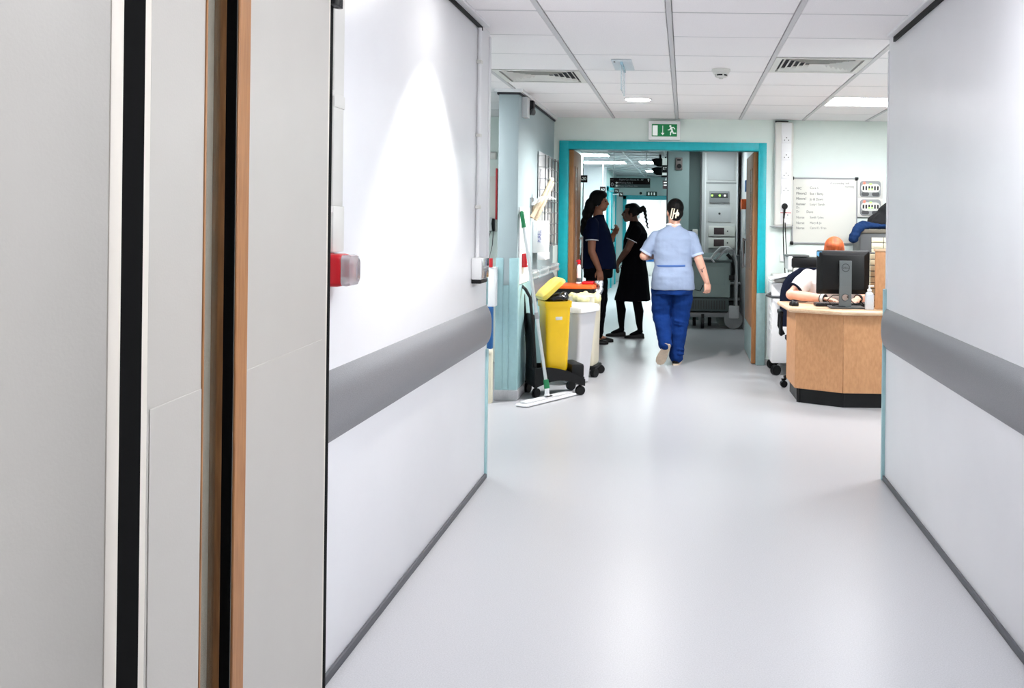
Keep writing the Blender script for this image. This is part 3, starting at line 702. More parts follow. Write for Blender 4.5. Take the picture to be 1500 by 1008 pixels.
def cap(p, q, r): rm.tube([(p[0], -0.0588, p[1]), (q[0], -0.0588, q[1])], r, 8); rm.ball((p[0], -0.0588, p[1]), (r, r, r), u=8, v=6); rm.ball((q[0], -0.0588, q[1]), (r, r, r), u=8, v=6)
rm.ball((0.058, -0.0588, 0.042), (0.011, 0.003, 0.011), u=12, v=8)
for p, q, r in (((0.066, 0.026), (0.076, -0.004), 0.0085), ((0.062, 0.026), (0.052, 0.006), 0.0045), ((0.052, 0.006), (0.036, 0.004), 0.004), ((0.07, 0.028), (0.09, 0.030), 0.0045), ((0.09, 0.030), (0.102, 0.014), 0.0045),
                ((0.074, -0.006), (0.062, -0.022), 0.0065), ((0.062, -0.022), (0.060, -0.044), 0.005), ((0.078, -0.006), (0.088, -0.028), 0.0065), ((0.088, -0.028), (0.112, -0.028), 0.005)): cap(p, q, r)
o = rm.build('running_man', M['sign_white'], t); o.scale = (1, 0.25, 1); o.location = (0, -0.0588*0.75, 0)

t = thing('socket_trunking', 'wide white vertical trunking with sockets right of the doorway', 'trunking', (0.977, YF, 1.39))
MB().box(-0.092, 0.092, -0.075, 0, 0.0, 1.03, 0.02, seg=3).build('body', M['off_white'], t)
MB().box(-0.030, 0.070, -0.079, -0.074, 0.02, 1.02, 0.003).build('cover', M['white_plastic'], t)
MB().box(-0.09, 0.04, -0.06, -0.002, 1.031, 1.042, 0.002).build('shadow_strip', M['gap_shade_black'], t)  # black box drawn as the shaded gap above the trunking
for k, z in enumerate((0.86, 0.69, 0.51, 0.36, 0.12)):
    pl = MB().box(-0.026, 0.066, -0.086, -0.0785, z-0.04, z+0.04, 0.004).build('socket', M['white_plastic'], t)
    for dx, dz in ((-0.02, -0.01), (0.02, -0.01), (0.0, 0.014)):
        MB().box(0.02+dx-0.005, 0.02+dx+0.005, -0.0868, -0.0855, z+dz-0.004, z+dz+0.004).build('pin_hole', M['dark_grey'], pl)
MB().box(-0.032, 0.072, -0.0872, -0.0862, 0.128, 0.134).build('red_line', M['red'], t, 'thin red line across lowest socket')
MB().loft([[(x, y, z) for x, y in ((-0.130*s, 0), (0.104*s, 0), (0.098*s, -0.05*s), (0.05*s, -0.092*s), (-0.06*s, -0.092*s), (-0.12*s, -0.05*s))] for s, z in ((0.75, -0.022), (1.0, -0.004), (1.0, 0.002))]).build('end_cap', M['light_grey'], t, 'grey flared bottom cap')
t = thing('power_cable', 'black plug with long cable hanging from the white trunking', 'cable', (0.985, YF-0.085, 1.585))
MB().lathe([(0.026, 0), (0.030, 0.006), (0.030, 0.024), (0.020, 0.036)], m=Matrix.Rotation(PI/2, 4, 'X'), n=20).build('plug', M['black_plastic'], t)
MB().tube([(0, -0.02, -0.02), (-0.008, -0.018, -0.12)], [0.012, 0.008], 10).build('strain_relief', M['black_plastic'], t)
MB().tube([(-0.008, -0.018, -0.10), (-0.012, -0.014, -0.25), (-0.004, -0.01, -0.45), (0.012, -0.01, -0.66), (0.03, 0.0, -0.80)], 0.0055, 8).build('flex', M['black_plastic'], t)
MB().tube([(0.006, -0.012, -0.16), (0.016, -0.012, -0.35), (0.036, -0.01, -0.58), (0.055, 0.0, -0.74)], 0.0045, 8).build('flex', M['black_plastic'], t)
tag(MB().box(0.955, 1.03, YF-0.012, YF, 1.035, 1.105, 0.003).build('socket_plate', M['white_plastic']), 'white blank socket plate low on wall behind hanging cable', 'socket')

bx0, bz1 = at(1161, 261, YF).x, at(1161, 261, YF).z
bx1, bz0 = at(1254, 355, YF).x, at(1254, 357, YF).z
t = thing('whiteboard', 'white writing board with handwritten list on pale green wall', 'whiteboard', ((bx0+bx1)/2, YF, (bz0+bz1)/2))
bw, bh = (bx1-bx0)/2, (bz1-bz0)/2
MB().box(-bw, bw, -0.014, 0, -bh, bh, 0.002).build('board', M['board_white'], t)
for s in (-1, 1):
    MB().box(-bw, bw, -0.02, 0, s*bh-0.007, s*bh+0.007, 0.002).build('frame_bar', M['mid_grey'], t)
    MB().box(s*bw-0.007, s*bw+0.007, -0.02, 0, -bh, bh, 0.002).build('frame_bar', M['mid_grey'], t)
    for q in (-1, 1): MB().box(s*bw-0.020, s*bw+0.014, -0.026, 0, q*bh-0.018, q*bh+0.016, 0.006).build('corner_clip', M['black_plastic'], t)
def note(s, px, py, size, m='ink_soft'):
    p = at(px, py, YF); text(s, size, M[m], t, (p.x-t.location.x, -0.0152, p.z-t.location.z), sx=0.9)
for s, py in (('NIC', 276), ('Minors2', 283.5), ('Minors1', 291), ('Runner', 299)): note(s, 1166, py, 0.035, 'dark_grey')
for s, py in (('Cora C', 275.5), ('Sue / Betty', 284), ('Jo & Dawn', 292), ('Lucy / Sarah', 299.5)): note(s, 1186, py, 0.034)
note('Ds', 1166, 304, 0.032); note('Dr', 1166, 310, 0.032); note('Dave', 1181, 310.5, 0.036)
for s, py in (('Nurse', 318.5), ('Nurse', 326.5), ('Nurse', 334)): note(s, 1166, py, 0.036)
for s, py in (('Sandi / Jules', 318.5), ('Mary & Jo', 326.5), ('Carol E / Fran', 334)): note(s, 1186, py, 0.032)
note('Wednesday 5th', 1215, 268.5, 0.034); note('morning', 1237, 273.5, 0.030)

for i, (py, lab) in enumerate(((277, 'upper of two grey indicator panels right of the whiteboard'), (304, 'lower of two grey indicator panels, partly behind black bag'))):
    p = at(1274, py, YF)
    t = thing('indicator_panel', lab, 'alarm panel', (p.x, YF, p.z), 0)
    MB().box(-0.125, 0.125, -0.028, 0, -0.096, 0.092, 0.004).build('back_plate', M['off_white'], t)
    MB().loft([[(x, y, z) for x, z in rrect(0.205*s, 0.160*s, 0.03)] for s, y in ((1, -0.028), (1, -0.036), (0.96, -0.042))]).build('fascia', M['mid_grey'], t)
    MB().loft([[(x, y, z+0.008) for x, z in rrect(0.19, 0.085, 0.042)] for y in (-0.042, -0.046)]).build('display_panel', M['off_white'], t)
    for k in range(6):
        x = -0.072+0.0288*k
        MB().box(x-0.007, x+0.007, -0.049, -0.0455, -0.012, 0.026).build('indicator', M['black_plastic'], t)
        if k in (2, 3): MB().box(x-0.006, x+0.006, -0.0500, -0.0490, -0.010, 0.002).build('green_lamp', M['led_green'], t)
    MB().box(-0.012, 0.012, -0.0475, -0.0455, 0.040, 0.054).build('green_lamp', M['led_green'], t)
    MB().lathe([(0.014, 0), (0.014, 0.004), (0.0, 0.005)], c=(0, 0, 0), n=14, m=Matrix.Translation((-0.062, -0.042, 0.056)) @ Matrix.Rotation(PI/2, 4, 'X')).build('red_lamp', M['led_red'], t)
    for s in (-1, 1):
        MB().loft([[(s*0.052+x, y, z-0.052) for x, z in rrect(0.075, 0.038, 0.018)] for y in (-0.042, -0.0435)]).build('speaker_grille', M['dark_grey'], t)

# ------------------------------------------------------------------ drawer cabinet, bag, jacket behind the desk
c0 = at(1259, 340, 9.35)
t = thing('drawer_cabinet', 'tall dark cabinet with rows of small beige labelled drawers', 'drawer cabinet', (c0.x, 9.30, 0))
W = 0.85
MB().box(0, W, 0, 0.40, 0, 1.335, 0.004).build('carcass', M['dark_grey'], t)
MB().box(-0.01, W+0.01, -0.01, 0.41, 1.335, 1.372, 0.004).build('top_panel', mat('cab_top', (96,90,80), 0.6), t)
n = 0
for r in range(14):
    z = 1.30 - 0.052*(r+1)
    for c in range(4):
        x = 0.105 + 0.115*c
        dr = MB().box(x, x+0.108, -0.012, 0.01, z, z+0.046, 0.003).build('drawer', M['beige_drawer'], t)
        MB().box(x+0.02, x+0.085, -0.016, -0.011, z+0.012, z+0.034, 0.002).build('label_holder', M['steel'] if c % 2 else M['cream'], dr)
t = thing('black_bag', 'bulky black bag lying on the dark drawer cabinet', 'bag', (0, 0, 0))
bb = MB(); bc = at(1300, 326, 9.48)
for dx, dz, rx, rz in ((0.02, -0.08, 0.22, 0.11), (0.10, 0.0, 0.20, 0.13), (0.22, 0.02, 0.20, 0.15), (-0.06, -0.10, 0.14, 0.075), (0.32, -0.06, 0.15, 0.12)):
    bb.ball((bc.x+dx, 9.48, 1.372+0.02+dz+0.13), (rx, 0.15, rz))
me = rumple(fuse(bb, 0.012, 3), 0.014, (9, 9, 9), 6.0)
for v in me.vertices: v.co.z = max(v.co.z, 1.374)
put(me, 'bag_body', M['fabric_black'], t)
MB().tube([(bc.x-0.03, 9.36, 1.47), (bc.x+0.02, 9.32, 1.53), (bc.x+0.08, 9.33, 1.55)], 0.010, 8).build('strap', M['dark_grey'], t)
t = thing('blue_jacket', 'folded dark blue jacket hanging off the cabinet top under bag', 'jacket', (0, 0, 0))
jp = [at(1266, 330, 9.36), at(1259, 331, 9.33), at(1252, 337, 9.28), at(1249, 345, 9.27), at(1247, 350, 9.27)]
jb = MB()
for k, p in enumerate(jp): jb.ball((p.x+0.02, p.y, max(p.z, 1.395 if p.x > c0.x+0.01 else 0)), (0.05, 0.05, 0.036))
jb.tube([(p.x+0.02, p.y, max(p.z, 1.395 if p.x > c0.x+0.01 else 0)) for p in jp], [0.045, 0.05, 0.05, 0.04, 0.03])
jb.ball((c0.x+0.13, 9.36, 1.402), (0.13, 0.06, 0.028))
put(rumple(fuse(jb, 0.008, 3), 0.012, (16, 16, 16), 1.0), 'jacket_body', M['fabric_blue'], t)

# ------------------------------------------------------------------ reception desk
t = thing('reception_desk', 'faceted wooden reception desk with black plinth', 'desk', (0, 0, 0))
FP = [(0.872, 8.36), (0.886, 7.84), (1.232, 7.615), (2.60, 7.60)]     # front line of the fascia
def strip(pts, z0, z1, th, name, m, label=None, inset=0.0):
    out = []
    for (xa, ya), (xb, yb) in zip(pts, pts[1:]):
        d = Vector((xb-xa, yb-ya, 0)); L = d.length; a = math.atan2(d.y, d.x)
        mm = Matrix.Translation((xa, ya, 0)) @ Matrix.Rotation(a, 4, 'Z')
        MB().box(0.0015, L-0.0015, inset, inset+th, z0, z1, 0.002, m=mm, seg=1).build(name, M[m], t, label)
strip(FP, 0.115, 0.715, 0.022, 'fascia_panel', 'wood_desk')
strip(FP, 0.0, 0.113, 0.02, 'plinth', 'black_plastic', 'black recessed plinth', 0.030)
wt = [(0.815, 8.46), (0.845, 7.82), (1.222, 7.575), (2.60, 7.56), (2.60, 8.20), (1.30, 8.20), (1.02, 8.46)]
MB().prism(wt, 0.718, 0.752).build('worktop', M['wood_light'], t, 'pale laminate worktop', smooth=False)
ed = MB(); ed.tube([(x, y, 0.735) for x, y in wt[:4]], 0.0185, 8); ed.build('worktop_edge', M['wood_light'], t)
ux = at(1281, 400, 7.80).x
t = thing('desk_screen', 'upright wooden end screen standing on the reception desk', 'desk screen', (ux, 7.78, 0.754))
MB().box(0, 0.75, -0.012, 0.012, 0, 0.452, 0.003).build('panel', M['wood_desk'], t)
MB().box(-0.012, 0.75, -0.02, 0.02, 0.452, 0.474, 0.004).build('top_shelf', M['wood_light'], t)
# column of labelled trays beside the screen
t = thing('tray_tower', 'narrow tower of beige trays between the monitor and the wooden screen', 'tray tower', (at(1278, 400, 8.05).x, 8.05, 0.754))
for k in range(9):
    MB().box(-0.035, 0.045, -0.09, 0.09, 0.010+0.047*k, 0.050+0.047*k, 0.003).build('tray', M['beige_drawer'], t)
MB().box(-0.030, 0.040, -0.085, 0.085, 0.0, 0.436).build('core', M['dark_grey'], t)

mp = at(1235, 400, 7.86)
t = thing('monitor', 'black computer monitor seen from behind on grey stand', 'monitor', (mp.x, 7.86, 0.754))
mz0, mz1 = at(1235, 431, 7.86).z-0.754, at(1235, 367, 7.86).z-0.754
mw = 0.210
MB().loft([[(x, y, z+(mz0+mz1)/2) for x, z in rrect(2*mw*s, (mz1-mz0)*s2, 0.012)] for s, s2, y in ((1, 1, 0.022), (1, 1, 0.004), (0.97, 0.97, -0.006), (0.80, 0.80, -0.02), (0.78, 0.78, -0.024))]).build('screen_housing', M['black_plastic'], t)
MB().box(-mw+0.01, mw-0.01, 0.0215, 0.0235, mz0+0.02, mz1-0.012).build('screen', M['glass_dark'], t)
sx0, sx1 = at(1229.5, 415, 7.8).x-mp.x, at(1247.5, 415, 7.8).x-mp.x
scx = (sx0+sx1)/2; sw = (sx1-sx0)/2; sz1 = at(1238, 382, 7.8).z-0.754
# stand column with a round cable hole
col = MB(); hz = 0.085; hr = 0.026
no = 24
outer = [(scx+sw*max(-1, min(1, 1.6*math.cos(2*PI*k/no))), max(-hz, min(hz, 1.6*hz*math.sin(2*PI*k/no)))+hz) for k in range(no)]
inner = [(scx+hr*math.cos(2*PI*k/no), hz+hr*math.sin(2*PI*k/no)) for k in range(no)]
bm = col.bm; V = {}
for nm, ring, y in (('of', outer, -0.062), ('if', inner, -0.062), ('ob', outer, -0.042), ('ib', inner, -0.042)): V[nm] = [bm.verts.new((x, y, z)) for x, z in ring]
for k in range(no):
    q = (k+1) % no
    for a, b in (('of', 'if'), ('if', 'ib'), ('ib', 'ob'), ('ob', 'of')): bm.faces.new((V[a][k], V[a][q], V[b][q], V[b][k]))
col.box(scx-sw, scx+sw, -0.062, -0.042, 2*hz, sz1, 0.002)
stand = col.build('stand_column', M['stand_grey'], t, 'grey stand column with round cable hole', smooth=False)
ringm = MB(); ringm.tube([(scx+(hr+0.002)*math.cos(2*PI*k/24), -0.063, hz+(hr+0.002)*math.sin(2*PI*k/24)) for k in range(25)], 0.003, 6); ringm.build('hole_ring', M['dark_grey'], stand)
lr = MB(); lr.tube([(scx+0.030*math.cos(2*PI*k/24), -0.0625, sz1-0.055+0.030*math.sin(2*PI*k/24)) for k in range(25)], 0.0022, 6); lr.build('logo_ring', M['ink'], stand)
text('DELL', 0.022, M['ink'], stand, (scx, -0.0632, sz1-0.056), name='lettering', align='CENTER')
MB().box(scx-0.05, scx+0.05, -0.045, -0.020, sz1-0.12, sz1-0.02, 0.004).build('mount', M['black_plastic'], t)
MB().box(scx-0.125, scx+0.150, -0.12, 0.08, 0, 0.012, 0.005).build('base_plate', M['dark_grey'], t)
sp = at(1201, 372, 7.84)
MB().loft([[(sp.x-mp.x+x, y, sp.z-0.754+z) for x, z in ((-0.022, 0.018), (0.018, 0.018), (0.024, 0.0), (0.0, -0.026), (-0.022, -0.012))] for y in (-0.010, -0.0065)]).build('sticker', M['sticker_blue'], t, 'blue and white sticker on upper corner')
MB().tube([(scx-0.02, -0.03, 0.1), (scx-0.09, -0.02, 0.10), (scx-0.14, -0.03, 0.06), (scx-0.10, -0.06, 0.02), (scx, -0.07, 0.014)], 0.004, 6).build('signal_cable', M['black_plastic'], t)
MB().tube([(scx+0.02, -0.02, 0.09), (scx+0.08, -0.04, 0.03), (scx+0.13, -0.05, 0.045), (scx+0.17, -0.05, 0.016)], 0.004, 6).build('signal_cable', M['black_plastic'], t)

kp = at(1215, 446, 7.98)
t = thing('keyboard', 'black computer keyboard on the desk behind the monitor', 'keyboard', (1.28, 8.02, 0.754))
MB().box(-0.22, 0.22, -0.075, 0.075, 0, 0.020, 0.004).build('body', M['black_plastic'], t)
for r in range(5):
    for c in range(14):
        if r == 4 and 3 < c < 9: continue
        MB().box(-0.208+0.0298*c, -0.208+0.0298*c+0.026, -0.062+0.0255*r, -0.062+0.0255*r+0.022, 0.020, 0.026).build('key', M['dark_grey'], t, smooth=False)
mo = at(1163, 444, 8.0)
t = thing('mouse', 'small black computer mouse on left end of the desk', 'mouse', (mo.x, 8.0, 0.754), 0.3)
MB().loft([[(x*s, y*s, z) for x, y in rrect(0.062, 0.10, 0.028)] for s, z in ((0.96, 0.0), (1.0, 0.008), (0.94, 0.022), (0.75, 0.031), (0.35, 0.035))]).build('body', M['black_plastic'], t)
MB().cyl((-0.005, 0.028, 0.034), (0.005, 0.028, 0.034), 0.008).build('wheel', M['dark_grey'], t)
bt = at(1274, 450, 7.70)
t = thing('sanitiser_bottle', 'clear grey pump bottle standing right of the monitor', 'bottle', (bt.x, 7.72, 0.754))
MB().loft([[(x, y, z) for x, y in rrect(w_, w_*0.75, 0.012)] for w_, z in ((0.062, 0), (0.066, 0.006), (0.066, 0.115), (0.05, 0.132), (0.026, 0.138))]).build('body', mat('bottle_grey', (196,200,208), 0.2, spec=0.6), t)
MB().lathe([(0.016, 0.139), (0.017, 0.143), (0.017, 0.158), (0.008, 0.160), (0.006, 0.178), (0.0, 0.179)], n=16).box(-0.008, 0.035, -0.007, 0.007, 0.178, 0.188, 0.003).build('pump', M['white_plastic'], t)

# ------------------------------------------------------------------ copier behind the desk
t = thing('photocopier', 'white multifunction photocopier on castors against the pale green wall', 'photocopier', (1.075, 9.42, 0))
MB().box(-0.255, 0.30, -0.22, 0.28, 0.115, 0.86, 0.012).build('body', M['white_plastic'], t)
for k, (z0, z1) in enumerate(((0.125, 0.30), (0.31, 0.47), (0.48, 0.60))):
    dr = MB().box(-0.11, 0.305, -0.232, -0.215, z0, z1, 0.005).build('paper_drawer', M['white_plastic'], t)
    MB().box(0.0, 0.2, -0.240, -0.231, z1-0.045, z1-0.022, 0.003).build('drawer_handle', M['mid_grey'], dr)
for k, z in enumerate((0.62, 0.55, 0.48, 0.40)):
    MB().box(-0.262, -0.252, -0.14, -0.02, z-0.02, z+0.02, 0.003).build('side_latch', M['light_grey'], t)
MB().tube([(-0.25, -0.10, 0.76), (-0.30, -0.20, 0.745), (-0.255, -0.285, 0.735), (-0.12, -0.29, 0.735), (-0.09, -0.21, 0.745)], 0.014, 8).build('grip_rail', M['dark_grey'], t, 'dark grey curved grip rail')
MB().box(-0.23, 0.29, -0.20, 0.27, 0.87, 0.93, 0.012).build('scanner_bed', M['off_white'], t)
MB().box(-0.24, 0.02, -0.24, -0.10, 0.905, 0.918, 0.004).build('dark_seam', M['dark_grey'], t)
MB().box(-0.30, -0.06, -0.30, -0.14, -0.012, 0.012, 0.006, m=Matrix.Translation((0, 0, 0.965)) @ Matrix.Rotation(math.radians(12), 4, 'Y').inverted()).build('control_panel', M['white_plastic'], t, 'tilted white control panel')
MB().box(-0.05, 0.34, -0.16, 0.26, 0.935, 1.00, 0.012).build('cover', M['off_white'], t)
MB().box(-0.07, 0.36, -0.14, 0.22, 1.005, 1.095, 0.014).build('document_feeder', M['black_plastic'], t, 'black document feeder')
MB().box(-0.10, -0.055, -0.13, 0.20, 0.98, 1.11, 0.01).build('feeder_end', M['light_grey'], t)
MB().box(-0.12, 0.10, -0.12, 0.18, 1.105, 1.118, 0.003).build('feed_tray', M['dark_grey'], t)
for x, y in ((-0.21, -0.19), (0.25, -0.19), (-0.21, 0.22), (0.25, 0.22)): castor(t, x, y, 0.048, 0.034, 0.5, zt_=0.118)

# ------------------------------------------------------------------ people
def xf_ball(mb, T, c, r, rot=None):
    mb.ball(T @ Vector(c), r, (T.to_3x3().to_4x4() @ rot) if rot is not None else T.to_3x3().to_4x4())
def head_solids(mb, T, s=1.0):
    """T places the head: origin mid head, +Y face, +Z up"""
    T = T @ Matrix.Scale(s, 4)
    def b(c, r, rot=None): 
        m = T.to_3x3().to_4x4()
        if rot is not None: m = m @ rot
        mb.ball(T @ Vector(c), r, m)
    b((0, -0.012, 0.018), (0.076, 0.094, 0.088))
    b((0, 0.026, -0.035), (0.063, 0.068, 0.080))
    b((0, 0.052, -0.098), (0.034, 0.034, 0.026))
    for q in (-1, 1):
        b((q*0.040, 0.045, -0.045), (0.026, 0.034, 0.034))     # cheeks
        b((q*0.043, 0.018, -0.085), (0.022, 0.040, 0.026))     # jaw
        b((q*0.075, -0.005, -0.028), (0.008, 0.020, 0.032))    # ears
        b((q*0.030, 0.082, 0.010), (0.022, 0.010, 0.007))      # brows
        b((q*0.011, 0.100, -0.047), (0.009, 0.011, 0.008))     # nostrils
    mb.tube([T @ Vector(p) for p in ((0, 0.084, 0.004), (0, 0.095, -0.020), (0, 0.106, -0.040), (0, 0.092, -0.054))], [0.010*s, 0.012*s, 0.0145*s, 0.010*s], 10)
    b((0, 0.088, -0.070), (0.024, 0.012, 0.007)); b((0, 0.086, -0.081), (0.020, 0.012, 0.007))
def eyes(T, parent, s=1.0):
    T = T @ Matrix.Scale(s, 4)
    for q in (-1, 1):
        mb = MB(); mb.ball(T @ Vector((q*0.030, 0.0815, -0.008)), 0.0095*s); mb.build('eye', M['eye'], parent)
def hand(mb, wrist, d, pn, curl=0.5, size=1.0, thumb_side=1):
    """wrist point, finger direction d, palm normal pn (the way the palm faces)"""
    d = Vector(d).normalized(); pn = Vector(pn); pn = (pn - d*pn.dot(d)).normalized(); sd = d.cross(pn)*thumb_side
    def P_(a, b, c): return Vector(wrist) + (d*a + sd*b + pn*c)*size
    rot = Matrix((sd, d, pn)).transposed().to_4x4()
    mb.ball(P_(0.045, 0, 0), (0.040*size, 0.052*size, 0.0155*size), rot)
    mb.ball(P_(0.066, 0, 0), (0.041*size, 0.030*size, 0.0145*size), rot)
    mb.ball(P_(0.028, 0.022, 0.008), (0.020*size, 0.032*size, 0.016*size), rot)
    for off, ln in ((0.031, 0.070), (0.0105, 0.079), (-0.0105, 0.073), (-0.031, 0.056)):
        p = P_(0.082, off, 0); pts = [P_(0.06, off*0.9, 0), p]; a = curl*0.5
        for seg in (0.44, 0.32, 0.24):
            p = p + (d*math.cos(a) + pn*math.sin(a))*ln*seg*size; pts.append(p.copy()); a += curl
        mb.limb(pts, [0.0085*size, 0.0085*size, 0.0080*size, 0.0074*size, 0.0062*size], 8)
    mb.limb([P_(0.02, 0.024, 0.008), P_(0.045, 0.046, 0.016), P_(0.072, 0.050, 0.026), P_(0.094, 0.044, 0.034)], [0.014*size, 0.0115*size, 0.0098*size, 0.0075*size], 8)
def oval(z, cx, cy, rx, ry, n=28, e=2.35):
    out = []
    for k in range(n):
        a = 2*PI*k/n; c, s_ = math.cos(a), math.sin(a)
        out.append((cx + rx*math.copysign(abs(c)**(2/e), c), cy + ry*math.copysign(abs(s_)**(2/e), s_), z))
    return out
def torso(mb, rings, shrink=0.0):
    mb.loft([oval(z, cx, cy, max(0.01, rx-shrink), max(0.01, ry-shrink)) for z, cx, cy, rx, ry in rings])
def shoe(parent, heel, toe, up, w_=1.0, h_=1.0, m='shoe_black', solem='sole', label=None):
    heel, toe = Vector(heel), Vector(toe); L = (toe-heel).length; f = (toe-heel).normalized()
    up = Vector(up); up = (up - f*up.dot(f)).normalized(); sd = f.cross(up)
    prof = [(0.0, 0.020, 0.050), (0.06, 0.031, 0.068), (0.20, 0.034, 0.074), (0.38, 0.035, 0.062), (0.55, 0.040, 0.050), (0.74, 0.044, 0.040), (0.90, 0.036, 0.030), (1.0, 0.014, 0.018)]
    rings = []; sole_o = []
    for t_, hw, hh in prof:
        c = heel + f*L*t_; hw *= w_; hh *= h_
        rings.append([c + sd*hw*math.cos(PI*k/10) + up*(0.012 + hh*math.sin(PI*k/10)**0.8) for k in range(11)] )
    up_ = MB().loft(rings); us = up_.build('shoe', M[m], parent, label)
    sl = MB(); a, b = [], []
    for t_, hw, hh in prof: a.append(heel + f*(L*t_*1.015-0.003) + sd*hw*w_*1.08)
    for t_, hw, hh in reversed(prof): a.append(heel + f*(L*t_*1.015-0.003) - sd*hw*w_*1.08)
    sl.loft([[p for p in a], [p + up*0.016 for p in a]]); sl.build('sole', M[solem], us)
    return us

def hair_strand_tail(mb, pts, r0, r1, wob=0.006, beads=True):
    for i in range(len(pts)-1):
        a, b = Vector(pts[i]), Vector(pts[i+1]); n = 4
        for k in range(n):
            u = (i + k/n)/(len(pts)-1); p = a.lerp(b, k/n); r = r0 + (r1-r0)*u
            mb.ball(p + Vector((random.uniform(-wob, wob), random.uniform(-wob, wob), 0)), (r, r, r*1.25), u=10, v=8)

# --- person in pale blue tunic walking away
pa = thing('person', 'person in pale blue tunic and blue trousers walking away through the doorway', 'person', (-0.11, 9.86, 0))
TH_ = Matrix.Translation((0.012, 0.0, 1.535)) @ Matrix.Rotation(math.radians(12), 4, 'Z')
tA = [(0.745, 0, 0.0, 0.214, 0.165), (0.80, 0, 0.0, 0.216, 0.172), (0.88, 0, -0.005, 0.212, 0.172), (0.95, 0, 0, 0.198, 0.155), (1.00, 0, 0, 0.188, 0.143), (1.08, 0, 0.005, 0.194, 0.146), (1.17, 0, 0.01, 0.200, 0.146), (1.25, 0, 0.005, 0.200, 0.130), (1.295, 0, 0, 0.182, 0.108), (1.335, 0, -0.005, 0.140, 0.080), (1.368, 0, -0.005, 0.088, 0.064), (1.395, 0, 0, 0.062, 0.058)]
shL, elL, wrL = Vector((-0.182, 0, 1.262)), Vector((-0.292, -0.01, 1.075)), Vector((-0.235, 0.215, 1.06))
shR, elR, wrR = Vector((0.182, 0, 1.262)), Vector((0.252, -0.03, 1.055)), Vector((0.338, 0.015, 0.825))
mb = MB(); torso(mb, tA, 0.014); head_solids(mb, TH_, 1.0)
mb.limb([(0.004, -0.01, 1.33), (0.006, -0.008, 1.42), (0.012, 0.0, 1.48)], [0.066, 0.056, 0.055])
mb.limb([shL, shL.lerp(elL, 0.5), elL, elL.lerp(wrL, 0.4), wrL], [0.056, 0.050, 0.044, 0.043, 0.029])
mb.limb([shR, shR.lerp(elR, 0.5), elR, elR.lerp(wrR, 0.35), wrR], [0.056, 0.050, 0.045, 0.044, 0.029])
hand(mb, wrL, (0.25, 0.9, 0.1), (1, -0.2, 0), 0.7, 0.95, -1)
hand(mb, wrR, (0.10, 0.02, -1), (-0.55, 0.85, 0), 0.85, 0.98, 1)
hipR, knR, anR = Vector((0.090, 0, 0.84)), Vector((0.080, 0.02, 0.47)), Vector((0.040, -0.02, 0.085))
hipL, knL, anL = Vector((-0.095, 0, 0.84)), Vector((-0.108, 0.03, 0.47)), Vector((-0.062, -0.165, 0.225))
mb.limb([hipR, hipR.lerp(knR, .5), knR, knR.lerp(anR, .35), anR, anR+Vector((0.005, 0.11, -0.05))], [0.095, 0.08, 0.058, 0.056, 0.040, 0.030])
mb.limb([hipL, hipL.lerp(knL, .5), knL, knL.lerp(anL, .35), anL], [0.095, 0.08, 0.058, 0.056, 0.040])
put(fuse(mb, 0.0055, 3), 'body', M['skin'], pa)
eyes(TH_, pa)
mb = MB(); torso(mb, tA)
for sh, el in ((shL, elL), (shR, elR)):
    e = sh.lerp(el, 0.86)
    mb.limb([sh, sh.lerp(e, 0.5)], [0.064, 0.064]); mb.tube([sh, sh.lerp(e, 0.5), sh.lerp(e, 0.92), e], [0.064, 0.065, 0.065, 0.064], 18)
    mb.limb([sh*0.62+Vector((0, 0, 0.505)), sh], [0.055, 0.064])
tun = put(rumple(fuse(mb, 0.007, 4), 0.007, (7, 7, 12)), 'tunic', M['tunic_blue'], pa)
for sh, el in ((shL, elL), (shR, elR)):
    e0, e1 = sh.lerp(el, 0.77), sh.lerp(el, 0.865)
    MB().cyl(e0, e1, 0.0675, 0.0670, 24).build('sleeve_cuff', mat('cuff', (176,190,216), 0.85), tun)
MB().loft([oval(z, 0, -0.001, rx, ry) for z, rx, ry in ((1.384, 0.079, 0.069), (1.398, 0.071, 0.063), (1.404, 0.062, 0.057))]).build('collar_trim', M['trim_white'], tun)
bl = MB()
bl.loft([[(x*s+0.0, -0.146*math.sqrt(max(0, 1-abs(x/0.19)**2.35))-0.004-dy, 0.985+dz+0.02*x) for dy, dz in ((0, -0.010), (0.006, -0.008), (0.006, 0.008), (0, 0.010))] for s in (1,) for x in [-0.165+0.285*k/16 for k in range(17)]])
bl.build('half_belt', M['belt_blue'], tun, 'darker blue half belt across the back')
mb = MB()
mb.loft([oval(z, 0, 0, rx, ry) for z, rx, ry in ((0.70, 0.190, 0.150), (0.80, 0.198, 0.158), (0.93, 0.185, 0.145))])
kR = hipR.lerp(knR, .5); hR = anR + Vector((0.0, 0.0, -0.010))
mb.limb([hipR+Vector((0.005, 0, 0)), kR+Vector((0.008, 0, 0)), knR, knR.lerp(anR, .5), hR], [0.112, 0.106, 0.088, 0.078, 0.068], 18)
kL = hipL.lerp(knL, .5); hL = knL.lerp(anL, 0.97)
mb.limb([hipL+Vector((-0.005, 0, 0)), kL+Vector((-0.008, 0, 0)), knL, knL.lerp(anL, .5), hL], [0.112, 0.106, 0.090, 0.080, 0.070], 18)
for z, y in ((0.40, -0.05), (0.43, -0.055), (0.16, -0.06), (0.12, -0.055)):   # fold ridges behind knee and at the hem
    mb.tube([(0.02, y, z+0.01), (0.07, y-0.03, z), (0.12, y, z-0.012)], [0.012, 0.016, 0.010], 8)
mb.tube([(-0.15, -0.035, 0.455), (-0.11, -0.075, 0.445), (-0.06, -0.045, 0.46)], [0.012, 0.018, 0.012], 8)
